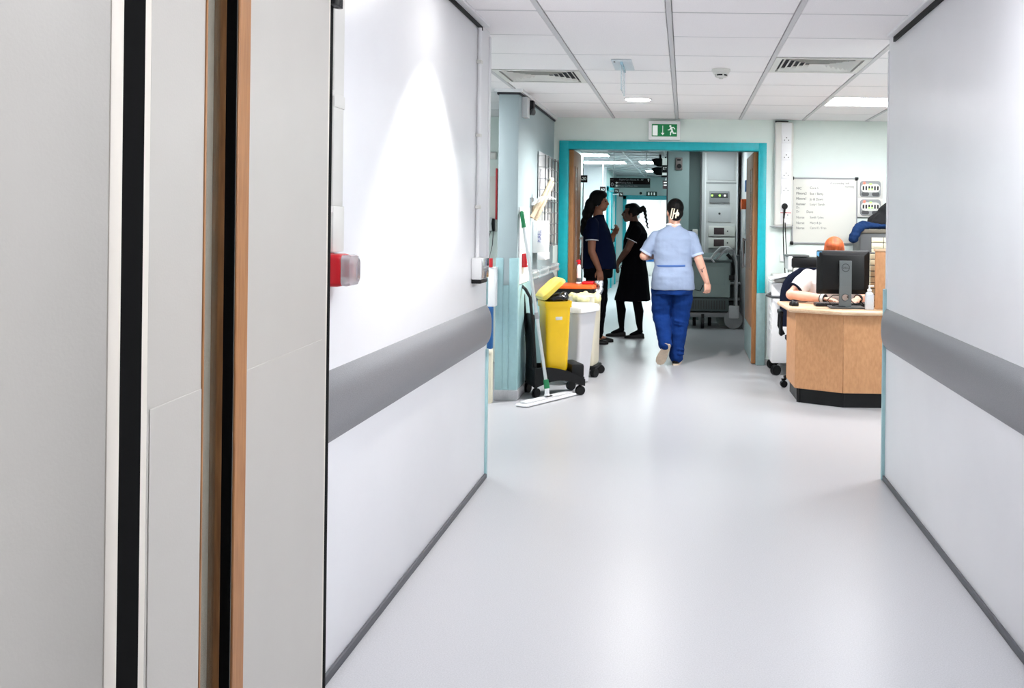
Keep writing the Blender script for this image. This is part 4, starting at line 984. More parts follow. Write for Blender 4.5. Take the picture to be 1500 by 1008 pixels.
put(rumple(fuse(mb, 0.007, 3), 0.010, (8, 8, 13), 3.0), 'trousers', M['trouser_blue'], pa)
shoe(pa, (0.035, -0.075, 0.0), (0.055, 0.17, 0.0), (0, 0, 1), 1.05)
shoe(pa, (-0.042, -0.225, 0.225), (-0.128, -0.120, 0.012), (0.15, 0.80, 0.60), 1.08, label='raised back shoe showing its pale sole')
hb = MB()
hb.ball(TH_ @ Vector((0, -0.018, 0.026)), (0.086, 0.102, 0.094), TH_.to_3x3().to_4x4())
hb.ball(TH_ @ Vector((0, -0.058, -0.030)), (0.074, 0.058, 0.070), TH_.to_3x3().to_4x4())
hb.ball(TH_ @ Vector((0.0, -0.055, -0.075)), (0.050, 0.038, 0.034), TH_.to_3x3().to_4x4())
hb.ball(TH_ @ Vector((0.0, -0.095, 0.030)), (0.045, 0.030, 0.055), TH_.to_3x3().to_4x4())
hr_ = fuse(hb, 0.006, 3)
hair = put(hr_, 'hair', M['hair_black'], pa)
cl = MB()
cz, cy = 1.500, -0.128
pts = [(-0.012, cy, cz-0.052), (-0.032, cy, cz-0.048), (-0.014, cy-0.004, cz+0.050), (0.008, cy-0.004, cz+0.048), (-0.012, cy, cz-0.052)]
cl.tube(pts, 0.0065, 8)
cl.tube([(0.004, cy-0.006, cz-0.002), (0.035, cy-0.004, cz+0.004)], 0.007, 8)
cl.tube([(0.020, cy, cz-0.045), (0.028, cy-0.004, cz), (0.040, cy+0.002, cz+0.038)], [0.007, 0.008, 0.005], 8)
cl.ball((0.042, cy, cz-0.005), (0.014, 0.010, 0.022))
cl.build('hair_claw', M['clip_pale'], pa, 'pale cream claw clip in the hair')
ta = MB(); q = elR.lerp(wrR, 0.45); bw_ = Vector((0.0, -0.041, 0.0))
for a, b in (((-0.004, 0.02), (0.004, -0.03)), ((-0.018, 0.0), (0.014, 0.008)), ((-0.012, -0.012), (0.004, -0.03)), ((0.0, 0.012), (0.018, 0.022))):
    ta.tube([q+bw_+Vector((a[0], 0, a[1])), q+bw_+Vector((b[0], 0.002, b[1]))], 0.0035, 6)
ta.build('tattoo', M['tattoo'], pa)

# --- person in navy tunic, standing, facing right
pb = thing('person', 'person in navy tunic with long dark ponytail standing just beyond the doorway', 'person', (-1.0, 11.5, 0), -PI/2)
TB = Matrix.Translation((0.0, 0.005, 1.655)) @ Matrix.Rotation(math.radians(-6), 4, 'Z')
tB = [(0.865, 0, 0.005, 0.205, 0.205), (0.93, 0, 0.005, 0.212, 0.208), (1.02, 0, 0.0, 0.205, 0.205), (1.10, 0, 0.0, 0.200, 0.190), (1.20, 0, -0.01, 0.200, 0.172), (1.29, 0, -0.02, 0.202, 0.155), (1.38, 0, -0.02, 0.190, 0.120), (1.43, 0, -0.01, 0.145, 0.085), (1.465, 0, 0, 0.080, 0.066), (1.49, 0, 0.012, 0.060, 0.058)]
sR, eR, wR = Vector((0.190, -0.055, 1.385)), Vector((0.235, -0.055, 1.07)), Vector((0.225, 0.035, 0.86))
sL, eL, wL = Vector((-0.190, -0.02, 1.385)), Vector((-0.215, 0.085, 1.12)), Vector((-0.11, 0.175, 1.275))
mb = MB(); torso(mb, tB, 0.014); head_solids(mb, TB)
mb.limb([(0, -0.01, 1.43), (0, -0.006, 1.52), (0, 0.0, 1.60)], [0.064, 0.055, 0.054])
mb.limb([sR, sR.lerp(eR, .5), eR, eR.lerp(wR, .35), wR], [0.056, 0.050, 0.044, 0.042, 0.029])
mb.limb([sL, sL.lerp(eL, .5), eL, eL.lerp(wL, .4), wL], [0.056, 0.050, 0.044, 0.042, 0.029])
hand(mb, wR, (-0.05, 0.12, -1), (-1, -0.3, 0), 0.45, 1.0, -1)
hand(mb, wL, (0.45, 0.45, 0.7), (0.7, -0.6, 0), 0.9, 1.0, 1)
hp = [(Vector((0.095, -0.02, 0.84)), Vector((0.098, 0.0, 0.48)), Vector((0.095, -0.065, 0.085))), (Vector((-0.095, -0.02, 0.84)), Vector((-0.10, 0.02, 0.48)), Vector((-0.11, -0.02, 0.085)))]
for h_, k_, a_ in hp: mb.limb([h_, h_.lerp(k_, .5), k_, k_.lerp(a_, .35), a_, a_+Vector((0, 0.10, -0.05))], [0.096, 0.082, 0.058, 0.057, 0.040, 0.028])
put(fuse(mb, 0.0055, 3), 'body', M['skin_tan'], pb); eyes(TB, pb)
mb = MB(); torso(mb, tB)
for sh, el, f_ in ((sR, eR, 0.62), (sL, eL, 0.70)):
    e = sh.lerp(el, f_)
    mb.limb([sh, sh.lerp(e, 0.5)], [0.074, 0.074]); mb.tube([sh, sh.lerp(e, 0.5), sh.lerp(e, 0.92), e], [0.074, 0.075, 0.073, 0.071], 18)
tn = put(rumple(fuse(mb, 0.007, 4), 0.006, (7, 7, 9), 5.0), 'tunic', M['tunic_navy'], pb)
for sh, el, f_ in ((sR, eR, 0.62), (sL, eL, 0.70)):
    MB().cyl(sh.lerp(el, f_-0.035), sh.lerp(el, f_), 0.0752, 0.0745, 24).build('sleeve_piping', M['trim_white'], tn, 'thin white sleeve piping')
mb = MB()
mb.loft([oval(z, 0, 0, rx, ry) for z, rx, ry in ((0.76, 0.19, 0.165), (0.86, 0.195, 0.175), (0.95, 0.185, 0.17))])
for h_, k_, a_ in hp: mb.limb([h_, h_.lerp(k_, .5), k_, k_.lerp(a_, .5), a_+Vector((0, 0, -0.015))], [0.120, 0.112, 0.086, 0.080, 0.074], 18)
put(rumple(fuse(mb, 0.007, 3), 0.008, (8, 8, 13), 7.0), 'trousers', M['trouser_black'], pb)
shoe(pb, (0.095, -0.13, 0), (0.105, 0.135, 0), (0, 0, 1), 1.05, solem='shoe_black')
shoe(pb, (-0.11, -0.085, 0), (-0.12, 0.18, 0), (0, 0, 1), 1.05, solem='shoe_black')
hb = MB(); R3 = TB.to_3x3().to_4x4()
hb.ball(TB @ Vector((0, -0.022, 0.030)), (0.088, 0.100, 0.096), R3)
hb.ball(TB @ Vector((0, 0.030, 0.066)), (0.070, 0.062, 0.050), R3)
for q in (-1, 1): hb.ball(TB @ Vector((q*0.066, -0.02, -0.01)), (0.024, 0.060, 0.060), R3)
hb.ball(TB @ Vector((0, -0.085, -0.045)), (0.060, 0.062, 0.080), R3)
hair_strand_tail(hb, [(0.01, -0.10, 1.60), (0.02, -0.125, 1.50), (0.03, -0.150, 1.40), (0.03, -0.170, 1.32), (0.03, -0.178, 1.27)], 0.068, 0.036, 0.010)
put(fuse(hb, 0.006, 2), 'hair', M['hair_black'], pb)
MB().ball(TB @ Vector((0.083, -0.004, -0.066)), 0.007).build('earring', M['chrome'], pb)

# --- person in black dress, facing left
pc = thing('person', 'person in black knee-length dress with braided ponytail facing the navy-clad person', 'person', (-0.61, 12.1, 0), PI/2)
TC = Matrix.Translation((0.0, 0.045, 1.530)) @ Matrix.Rotation(math.radians(4), 4, 'X')
tC = [(0.455, 0, 0.015, 0.245, 0.222), (0.52, 0, 0.012, 0.238, 0.212), (0.65, 0, 0.005, 0.222, 0.185), (0.80, 0, -0.002, 0.208, 0.166), (0.90, 0, 0, 0.192, 0.150), (1.00, 0, 0.005, 0.178, 0.138), (1.08, 0, 0.0, 0.182, 0.142), (1.18, 0, -0.01, 0.190, 0.148), (1.27, 0, -0.02, 0.188, 0.135), (1.34, 0, -0.02, 0.165, 0.100), (1.385, 0, -0.01, 0.105, 0.072), (1.42, 0, 0.005, 0.060, 0.056)]
cs = [(Vector((-0.180, -0.03, 1.31)), Vector((-0.205, 0.075, 1.08)), Vector((-0.105, 0.190, 0.925))), (Vector((0.180, -0.03, 1.31)), Vector((0.205, 0.075, 1.08)), Vector((0.05, 0.200, 0.905)))]
mb = MB(); torso(mb, tC, 0.014); head_solids(mb, TC)
mb.limb([(0, -0.01, 1.36), (0, 0.01, 1.43), (0, 0.03, 1.49)], [0.060, 0.051, 0.050])
for q, (s_, e_, w_) in zip((1, -1), cs):
    mb.limb([s_, s_.lerp(e_, .5), e_, e_.lerp(w_, .4), w_], [0.052, 0.047, 0.041, 0.040, 0.027])
    hand(mb, w_, (0.5*q, 0.25, -0.8), (0, -0.9, -0.3), 0.7, 0.95, q)
put(fuse(mb, 0.0055, 3), 'body', M['skin_deep'], pc); eyes(TC, pc)
mb = MB(); torso(mb, tC)
for s_, e_, w_ in cs:
    e = s_.lerp(e_, 0.55)
    mb.limb([s_, s_.lerp(e, .5)], [0.068, 0.069]); mb.tube([s_, s_.lerp(e, .5), s_.lerp(e, .92), e], [0.068, 0.069, 0.067, 0.065], 18)
dr_ = put(rumple(fuse(mb, 0.007, 4), 0.006, (9, 9, 4), 2.0), 'dress', M['dress_black'], pc)
for s_, e_, w_ in cs:
    MB().cyl(s_.lerp(e_, 0.515), s_.lerp(e_, 0.55), 0.0695, 0.0685, 24).build('sleeve_piping', M['trim_white'], dr_, 'thin white sleeve piping')
mb = MB()
for h_, k_, a_, t_ in ((Vector((0.09, 0.06, 0.72)), Vector((0.09, 0.175, 0.43)), Vector((0.09, 0.150, 0.085)), Vector((0.09, 0.26, 0.035))), (Vector((-0.09, -0.02, 0.72)), Vector((-0.09, -0.045, 0.43)), Vector((-0.09, -0.085, 0.085)), Vector((-0.09, 0.02, 0.035)))):
    mb.limb([h_, k_, k_.lerp(a_, .3)+Vector((0, -0.012, 0)), k_.lerp(a_, .7), a_, t_], [0.085, 0.056, 0.058, 0.042, 0.036, 0.028])
put(fuse(mb, 0.006, 3), 'tights', M['tights'], pc)
shoe(pc, (0.09, 0.100, 0), (0.09, 0.345, 0), (0, 0, 1), 0.95, 0.75, solem='shoe_black')
shoe(pc, (-0.09, -0.135, 0), (-0.09, 0.105, 0), (0, 0, 1), 0.95, 0.75, solem='shoe_black')
hb = MB(); R3 = TC.to_3x3().to_4x4()
hb.ball(TC @ Vector((0, -0.022, 0.028)), (0.080, 0.092, 0.088), R3)
hb.ball(TC @ Vector((0, 0.028, 0.062)), (0.062, 0.056, 0.042), R3)
for q in (-1, 1): hb.ball(TC @ Vector((q*0.062, -0.02, -0.004)), (0.020, 0.056, 0.054), R3)
hb.ball((0, -0.065, 1.555), (0.040, 0.036, 0.040))
hair = put(fuse(hb, 0.006, 2), 'hair', M['hair_black'], pc)
bd = MB()
bp_ = [Vector(p) for p in ((-0.01, -0.075, 1.565), (-0.012, -0.105, 1.585), (-0.014, -0.122, 1.54), (-0.016, -0.135, 1.47), (-0.018, -0.150, 1.39), (-0.018, -0.162, 1.32))]
for i in range(len(bp_)-1):
    for k in range(3):
        p = bp_[i].lerp(bp_[i+1], k/3); sgn = 1 if (i*3+k) % 2 else -1
        r = 0.024 - 0.0016*(i+k/3)*2
        bd.ball(p + Vector((0, sgn*0.004, 0)), (r*1.15, r*1.15, r*1.4), u=10, v=8)
put(fuse(bd, 0.005, 1), 'braid', M['hair_black'], pc, 'braided ponytail')
MB().ball((-0.125, 0.155, 0.865), (0.010, 0.010, 0.022)).build('fob_watch', M['chrome'], pc)

# --- seated person with ginger hair behind the monitor
pd = thing('person', 'seated person with ginger hair and white polo shirt behind the monitor', 'person', (1.27, 8.52, 0), PI)
TD = Matrix.Translation((0.0, 0.14, 1.185)) @ Matrix.Rotation(math.radians(-16), 4, 'X')
tD = [(0.44, 0, -0.02, 0.205, 0.15), (0.52, 0, -0.01, 0.212, 0.155), (0.62, 0, 0.0, 0.20, 0.15), (0.72, 0, 0.01, 0.205, 0.145), (0.82, 0, 0.03, 0.212, 0.145), (0.91, 0, 0.045, 0.215, 0.132), (0.985, 0, 0.055, 0.195, 0.108), (1.025, 0, 0.062, 0.145, 0.082), (1.055, 0, 0.07, 0.085, 0.064), (1.08, 0, 0.08, 0.062, 0.056)]
ds = [(Vector((0.205, 0.05, 0.955)), Vector((0.362, 0.14, 0.815)), Vector((0.125, 0.335, 0.800)), 1), (Vector((-0.205, 0.05, 0.955)), Vector((-0.31, 0.16, 0.815)), Vector((-0.165, 0.36, 0.802)), -1)]
mb = MB(); torso(mb, tD, 0.012); head_solids(mb, TD)
mb.limb([(0, 0.06, 1.02), (0, 0.085, 1.08), (0, 0.11, 1.14)], [0.062, 0.054, 0.053])
for s_, e_, w_, q in ds:
    mb.limb([s_, s_.lerp(e_, .5), e_, e_.lerp(w_, .35), w_], [0.058, 0.053, 0.046, 0.044, 0.030])
    hand(mb, w_, (-0.8 if q > 0 else 0.2, 0.55, -0.02), (0, 0, -1), 0.35, 0.95, q if q > 0 else -1)
for q in (-1, 1): mb.limb([(q*0.10, 0.0, 0.50), (q*0.11, 0.36, 0.52), (q*0.11, 0.34, 0.30), (q*0.11, 0.31, 0.09), (q*0.11, 0.42, 0.035)], [0.095, 0.066, 0.058, 0.042, 0.030])
put(fuse(mb, 0.0055, 3), 'body', M['skin'], pd); eyes(TD, pd)
mb = MB(); torso(mb, tD)
for s_, e_, w_, q in ds:
    e = s_.lerp(e_, 0.72)
    mb.limb([s_, s_.lerp(e, .5)], [0.076, 0.076]); mb.tube([s_, s_.lerp(e, .5), s_.lerp(e, .92), e], [0.076, 0.077, 0.073, 0.070], 18)
pl_ = put(rumple(fuse(mb, 0.007, 4), 0.007, (9, 9, 12), 4.0), 'polo_shirt', M['polo_white'], pd)
for s_, e_, w_, q in ds:
    MB().cyl(s_.lerp(e_, 0.69), s_.lerp(e_, 0.725), 0.0735, 0.0720, 24).build('sleeve_trim', M['fabric_navy'], pl_, 'dark sleeve trim')
mb = MB(); mb.loft([oval(z, 0, 0.02, rx, ry) for z, rx, ry in ((0.43, 0.19, 0.16), (0.50, 0.205, 0.17), (0.58, 0.20, 0.15))])
for q in (-1, 1): mb.limb([(q*0.10, 0.0, 0.50), (q*0.11, 0.36, 0.52), (q*0.11, 0.34, 0.30), (q*0.11, 0.31, 0.12)], [0.11, 0.080, 0.072, 0.066], 16)
put(fuse(mb, 0.008, 3), 'trousers', M['trouser_black'], pd)
for q in (-1, 1): shoe(pd, (q*0.11, 0.26, 0), (q*0.11, 0.50, 0), (0, 0, 1))
hb = MB(); R3 = TD.to_3x3().to_4x4()
hb.ball(TD @ Vector((0, -0.020, 0.030)), (0.086, 0.100, 0.094), R3)
hb.ball(TD @ Vector((0.012, 0.024, 0.060)), (0.068, 0.056, 0.042), R3)
for q in (-1, 1): hb.ball(TD @ Vector((q*0.070, -0.012, -0.018)), (0.020, 0.052, 0.070), R3)
hb.ball(TD @ Vector((0, -0.075, -0.035)), (0.060, 0.050, 0.060), R3)
put(fuse(hb, 0.006, 2), 'hair', M['hair_ginger'], pd)
q_ = ds[0][2]; u_ = (ds[0][2]-ds[0][1]).normalized()
MB().cyl(q_-u_*0.010, q_+u_*0.022, 0.036, 0.036, 20).build('watch_strap', M['light_grey'], pd)
for o_ in (-0.012, 0.024): MB().cyl(q_+u_*o_, q_+u_*(o_+0.006), 0.0385, 0.0385, 20).build('bracelet', M['black_plastic'], pd)
MB().cyl(ds[1][2]-(ds[1][2]-ds[1][1]).normalized()*0.02, ds[1][2]+(ds[1][2]-ds[1][1]).normalized()*0.008, 0.036, 0.036, 20).build('bangle', M['black_plastic'], pd)

# --- office chair under the seated person
t = thing('office_chair', 'dark office chair with high curved navy back behind seated person', 'chair', (1.15, 8.60, 0), PI)
MB().loft([[(x, y+0.0, z) for x, y in rrect(w_, d_, 0.08)] for w_, d_, z in ((0.46, 0.46, 0.375), (0.50, 0.50, 0.395), (0.50, 0.50, 0.425), (0.46, 0.46, 0.435))]).build('seat', M['fabric_navy'], t)
bk = MB(); rings = []
for k in range(9):
    u = k/8; z = 0.50 + 0.52*u; hw = 0.275*math.sqrt(max(0.05, 1-(max(0, u-0.35)/0.68)**3.0)); y = -0.245 - 0.05*math.sin(PI*u*0.8)
    rings.append([(hw*math.cos(a)+0.02, y + 0.035*math.sin(a) + 0.10*(hw*math.cos(a)/0.275)**2*0.6, z) for a in [2*PI*q/20 for q in range(20)]])
bk.loft(rings); bk.build('backrest', M['fabric_navy'], t)
for q in (-1, 1):
    MB().tube([(q*0.27, -0.10, 0.44), (q*0.31, -0.10, 0.52), (q*0.31, -0.05, 0.635), (q*0.31, 0.12, 0.64)], 0.016, 8).box(q*0.31-0.018, q*0.31+0.018, -0.12, 0.12, 0.625, 0.665, 0.012).box(q*0.30-0.012, q*0.30+0.012, -0.11, 0.02, 0.44, 0.64, 0.008).build('armrest', M['black_plastic'], t)
MB().tube([(0, -0.20, 0.40), (0.02, -0.30, 0.46), (0.03, -0.30, 0.62)], 0.022, 8).build('back_bracket', M['black_plastic'], t)
MB().cyl((0, 0, 0.12), (0, 0, 0.375), 0.028).build('gas_column', M['black_plastic'], t)
for k in range(5):
    a = 2*PI*k/5 + math.radians(8)
    MB().tube([(0, 0, 0.13), (0.16*math.cos(a), 0.16*math.sin(a), 0.115), (0.28*math.cos(a), 0.28*math.sin(a), 0.085)], [0.026, 0.022, 0.016], 8).build('base_arm', M['black_plastic'], t)
    castor(t, 0.28*math.cos(a), 0.28*math.sin(a), 0.030, 0.034, a, zt_=0.075)

# ------------------------------------------------------------------ beyond the doorway
YW = 14.0
struct(MB().box(0.80, 0.95, YF+0.15, YW+0.9, 0, 2.6).build('wall_right_far', M['white_wall'], smooth=False))
wb = root('wall_middle')
MB().box(-0.245, 0.055, YW, 23.3, 0, 2.6).build('wall_face', M['grey_teal'], wb, smooth=False)
MB().box(0.055, 0.215, YW+0.35, YW+0.6, 0, 2.6).build('wall_face', mat('recess_shade_teal', (112,132,132), 0.5), wb, smooth=False)  # same teal wall, shade of the recess put into a darker colour
MB().box(-0.262, -0.244, YW-0.004, YW+0.05, 0, 2.45).build('corner_strip', M['dark_gap'], wb)
struct(MB().box(0.20, 0.95, YW+0.45, YW+0.6, 0, 2.6).build('wall_niche', M['white_wall'], smooth=False))
wl3 = root('wall_left_corridor')
MB().box(-1.75, -1.60, YF+0.15, 15.6, 0, 2.6).build('wall_face', M['pale_teal'], wl3, smooth=False)
MB().box(-2.6, -2.45, 15.6, 19.4, 0, 2.6).build('wall_face', M['white_wall'], wl3, smooth=False)
MB().box(-2.6, -1.60, 15.45, 15.6, 0, 2.6).build('wall_face', M['pale_teal'], wl3, smooth=False)
MB().box(-2.6, -1.55, 19.4, 19.55, 0, 2.6).build('wall_face', M['white_wall'], wl3, smooth=False)
MB().box(-1.75, -1.60, 19.55, 23.3, 0, 2.6).build('wall_face', M['pale_teal'], wl3, smooth=False)
MB().box(-1.60, -1.575, YF+0.15, 15.6, 0.85, 1.02, 0.008).build('crash_band', M['grey_teal'], wl3, 'grey-green crash band')
MB().box(-1.602, -1.592, 13.4, 14.1, 1.52, 1.62).build('notice', M['poster_yellow'], wl3, 'yellow notice strip')
MB().box(-1.602, -1.590, 13.3, 13.8, 1.05, 1.30).build('notice', M['light_grey'], wl3)
we = root('wall_end')
MB().box(-2.0, -1.42, 23.3, 23.45, 0, 2.6).build('wall_face', M['pale_teal'], we, smooth=False)
MB().box(-1.42, 0.3, 23.3, 23.45, 2.0, 2.6).build('wall_face', M['pale_teal'], we, smooth=False)
MB().box(-1.46, -1.38, 23.26, 23.46, 0, 2.02).build('portal_jamb', M['turquoise'], we)
MB().box(-1.46, -0.245, 23.26, 23.46, 1.93, 2.03).build('portal_head', M['turquoise'], we)
# teal double doors along the left wall before the end
d3 = root('door_3')
for k, y in enumerate((20.0, 21.2)):
    lfm = MB().box(-1.60, -1.565, y, y+0.98, 0.01, 2.02, 0.004).build('door_leaf', mat('teal_door_%d' % k, (110,184,188), 0.4), d3)
    MB().box(-1.566, -1.556, y+0.60, y+0.80, 1.0, 1.85).build('vision_panel', M['light_grey'], lfm)
    hy = y+0.88 if k == 0 else y+0.10
    MB().tube([(-1.56, hy, 0.95), (-1.51, hy, 0.98), (-1.51, hy, 1.22), (-1.56, hy, 1.25)], 0.014, 8).build('pull_handle', M['black_plastic'], lfm)
for y in (19.90, 20.99, 22.2): MB().box(-1.61, -1.54, y, y+0.09, 0, 2.1).build('door_jamb', M['turquoise'], d3)
MB().box(-1.61, -1.54, 19.9, 22.29, 2.03, 2.12).build('door_head', M['turquoise'], d3)
# room at the far end
struct(MB().box(-2.6, 1.5, 29.0, 29.15, 0, 2.6).build('wall_end_room', M['white_wall'], smooth=False))
struct(MB().box(-2.75, -2.6, 23.45, 29.0, 0, 2.6).build('wall_left_end_room', M['white_wall'], smooth=False))
struct(MB().box(1.5, 1.65, 14.6, 29.0, 0, 2.6).build('wall_right_end_room', M['white_wall'], smooth=False))
# lit panels of the corridor
def far_panel(x, y, wx, wy, lab, m='panel_far'):
    t = thing('ceiling_light', lab, 'ceiling light', (x, y, 2.475), 0, 'far corridor panels')
    MB().box(-wx/2-0.02, wx/2+0.02, -wy/2-0.02, wy/2+0.02, -0.020, -0.0).build('frame', M['white_plastic'], t, smooth=False)
    MB().box(-wx/2, wx/2, -wy/2, wy/2, -0.024, -0.0202).build('diffuser', M[m], t, smooth=False)
far_panel(-1.50, 15.6, 0.55, 0.55, 'nearest lit panel on left of the far corridor ceiling')
far_panel(-1.45, 17.6, 0.75, 0.55, 'second lit panel on left of the far corridor ceiling')
far_panel(-0.50, 17.4, 0.60, 0.55, 'nearest lit panel on right of the far corridor ceiling')
far_panel(-0.50, 20.4, 0.60, 0.55, 'second lit panel on right of the far corridor ceiling')
far_panel(0.25, 13.2, 0.55, 0.55, 'added lit panel over grey trolley, unseen above the door head', 'panel_dim')  # unseen source added to brighten the trolley and panel unit
far_panel(-0.8, 25.0, 1.2, 0.6, 'lit panel in the bright room beyond the last doorway, nearer')
far_panel(-0.8, 27.2, 1.2, 0.6, 'lit panel in the bright room beyond the last doorway, farther')
cf = root('trim_7')
for x in (-0.95, -0.32): MB().box(x-0.012, x+0.012, YF+0.16, 23.3, 2.462, 2.474).build('main_tee', M['ceil_grid'], cf, smooth=False)
for k in range(20): MB().box(-1.6, 0.8 if 10.1+0.63*k < 14 else -0.245, 10.1+0.63*k, 10.116+0.63*k, 2.464, 2.474).build('cross_tee', M['ceil_grid'], cf, smooth=False)
tag(MB().box(-1.15, -0.55, 14.6, 14.75, 2.455, 2.474, 0.004).build('linear_vent', M['dark_grey']), 'dark linear slot vent in the far corridor ceiling', 'air vent')

# signs
t = thing('direction_sign', 'long dark hanging direction sign with white lettering and large 0', 'sign', at(923, 268, 15.0))
w_, h_ = 0.305, 0.073
MB().box(-w_, w_, -0.012, 0.012, -h_, h_, 0.003).build('sign_board', M['sign_brown'], t)
MB().box(-w_+0.072, w_, -0.0135, -0.011, -h_, -h_+0.050).build('grey_band', M['sign_grey'], t)
for x in (-0.25, 0.25): MB().cyl((x, 0, h_), (x, 0, 2.47-t.location.z), 0.006).build('hanger', M['light_grey'], t)
text('0', 0.085, M['light_grey'], t, (-w_+0.036, -0.0145, -0.030), align='CENTER')
text('Urgent Care Rooms A1 - A7', 0.038, M['light_grey'], t, (-0.165, -0.0145, 0.048), sx=0.82)
text('Waiting Area 1', 0.038, M['light_grey'], t, (-0.165, -0.0145, 0.0), sx=0.9)
text('Plaster and Minor clinic', 0.036, M['light_grey'], t, (-0.165, -0.0145, -0.048), sx=0.82)
text('Level', 0.024, M['mid_grey'], t, (-w_+0.006, -0.0145, 0.045), sx=0.9)
for z in (0.0, -0.048):
    MB().loft([[(x-0.20, y, z+zz) for x, zz in ((-0.022, 0), (0.0, 0.018), (0.0, 0.006), (0.022, 0.006), (0.022, -0.006), (0, -0.006), (0, -0.018))] for y in (-0.0145, -0.0125)]).build('arrow', M['sign_white'], t, smooth=False)
MB().loft([[(x+0.278, y, 0.045+zz) for x, zz in ((-0.018, 0), (0.0, 0.024), (0.018, 0), (0.006, 0), (0.006, -0.024), (-0.006, -0.024), (-0.006, 0))] for y in (-0.0145, -0.0125)]).build('arrow', M['sign_white'], t, smooth=False)
def small_sign(px, py, y, hw, hh, s, lab, size):
    p = at(px, py, y)
    t = thing('room_sign', lab, 'sign', p)
    MB().box(-hw, hw, -0.008, 0.008, -hh, hh, 0.003).build('plate', M['sign_brown'], t)
    if y < 15.6 or y > 19.6: MB().box(-1.602-p.x, -hw, -0.006, 0.006, -0.01, 0.01).build('bracket', M['light_grey'], t)
    else: MB().cyl((0, 0, hh), (0, 0, 2.474-p.z), 0.006).build('hanger', M['light_grey'], t)
    text(s, size, M['sign_white'], t, (0, -0.0095, 0), align='CENTER')
small_sign(853.5, 262, 13.6, 0.065, 0.050, 'A20', 'small dark projecting sign A20 beside the left door leaf', 0.062)
small_sign(883, 278, 17.5, 0.050, 0.055, 'A3', 'small dark projecting sign A3 above the navy-clad person', 0.06)
small_sign(903, 280, 20.2, 0.045, 0.042, 'T5', 'small dark sign T5 under the direction sign', 0.05)
small_sign(909.5, 285, 21.4, 0.042, 0.045, 'T6', 'small dark sign T6 lower and farther than its neighbour', 0.05)
p = at(954.5, 284, 23.25)
t = thing('exit_sign', 'small dark green exit sign above the far teal portal', 'exit sign', p)
MB().box(-0.125, 0.125, -0.03, 0.02, -0.052, 0.052, 0.004).build('housing', mat('exit_dark', (10,60,48), 0.4), t)
for x, ww in ((-0.065, 0.016), (0.0, 0.008), (0.065, 0.014)):
    MB().box(x-ww, x+ww, -0.033, -0.0295, -0.032, 0.032).build('pictogram', M['sign_white'], t)
p = at(938.5, 283, 23.25)
tag(MB().lathe([(0.03, 0), (0.032, 0.02), (0.0, 0.03)], m=Matrix.Translation((p.x, p.y+0.05, p.z)) @ Matrix.Rotation(PI/2, 4, 'X')).build('wall_sensor', M['black_plastic']), 'small black round sensor left of far exit sign', 'sensor')
# hanging black double-hooded head and the sign boxes beside the wall
p0 = at(965, 245, 15.5)
t = thing('hanging_signal', 'black double-hooded signal head hanging beside the middle wall', 'signal', (p0.x, 15.5, p0.z))
sc = 15.5/FPX
for k, zc in enumerate((6.5*sc, -6.5*sc)):
    MB().loft([[(x*sc, y*0.12, zc+z*sc*0.95) for x, z in ((-10.5, 4.5), (-4, 6.2), (5, 6.2), (5, -6.0), (-2, -6.0), (-7, -3))] for y in (-1, 1)]).build('hood', M['black_plastic'], t, smooth=False)
MB().cyl((2*sc, 0, 12*sc), (2*sc, 0, 2.47-p0.z), 0.018).build('hanger', M['black_plastic'], t)
p1 = at(975, 245, 15.9)
t = thing('hanging_sign', 'stacked white and black hanging sign with letters ET behind black hoods', 'sign', (p1.x, 15.9, p1.z))
sc = 15.9/FPX
MB().box(-6*sc, 4*sc, -0.03, 0.03, 3*sc, 13*sc, 0.003).build('white_panel', M['sign_white'], t)
MB().box(-6*sc, 30*sc, -0.03, 0.03, -8*sc, 3*sc-0.001, 0.003).build('black_panel', M['black_plastic'], t)
MB().box(-6*sc, 30*sc, -0.03, 0.03, -12*sc, -8*sc-0.001, 0.003).build('white_strip', M['sign_white'], t)
MB().box(-6*sc, 30*sc, -0.03, 0.03, -15*sc, -12*sc-0.001, 0.003).build('black_strip', M['black_plastic'], t)
text('ET', 0.062, M['sign_white'], t, (-4*sc, -0.032, -2.2*sc))
MB().cyl((0, 0, 13*sc), (0, 0, 2.47-p1.z), 0.012).build('hanger', M['black_plastic'], t)
p1 = at(975.5, 269, 18.5)
t = thing('hanging_sign', 'dark brown hanging sign partly hidden by the middle wall edge', 'sign', p1)
MB().box(-0.06, 0.35, -0.012, 0.012, -0.10, 0.055, 0.003).build('sign_board', M['sign_brown'], t)
for z in (0.02, -0.03): MB().box(-0.04, 0.3, -0.0135, -0.0115, z-0.008, z+0.008).build('print_line', M['light_grey'], t)
MB().cyl((0.0, 0, 0.05), (0.0, 0, 2.47-p1.z), 0.006).build('hanger', M['light_grey'], t)
p = at(994, 240, YW)
t = thing('wall_speaker', 'brown-grey wall box with round black lens high on the teal wall', 'wall box', p)
MB().box(-0.042, 0.055, -0.04, 0, -0.085, 0.088, 0.004).build('housing', mat('box_brown', (118,108,106), 0.5), t)
MB().cyl((0.010, -0.055, -0.035), (0.010, -0.035, -0.035), 0.034).build('lens', M['black_plastic'], t)
MB().box(-0.02, 0.03, -0.044, -0.038, 0.04, 0.065).build('logo_bar', M['black_plastic'], t)

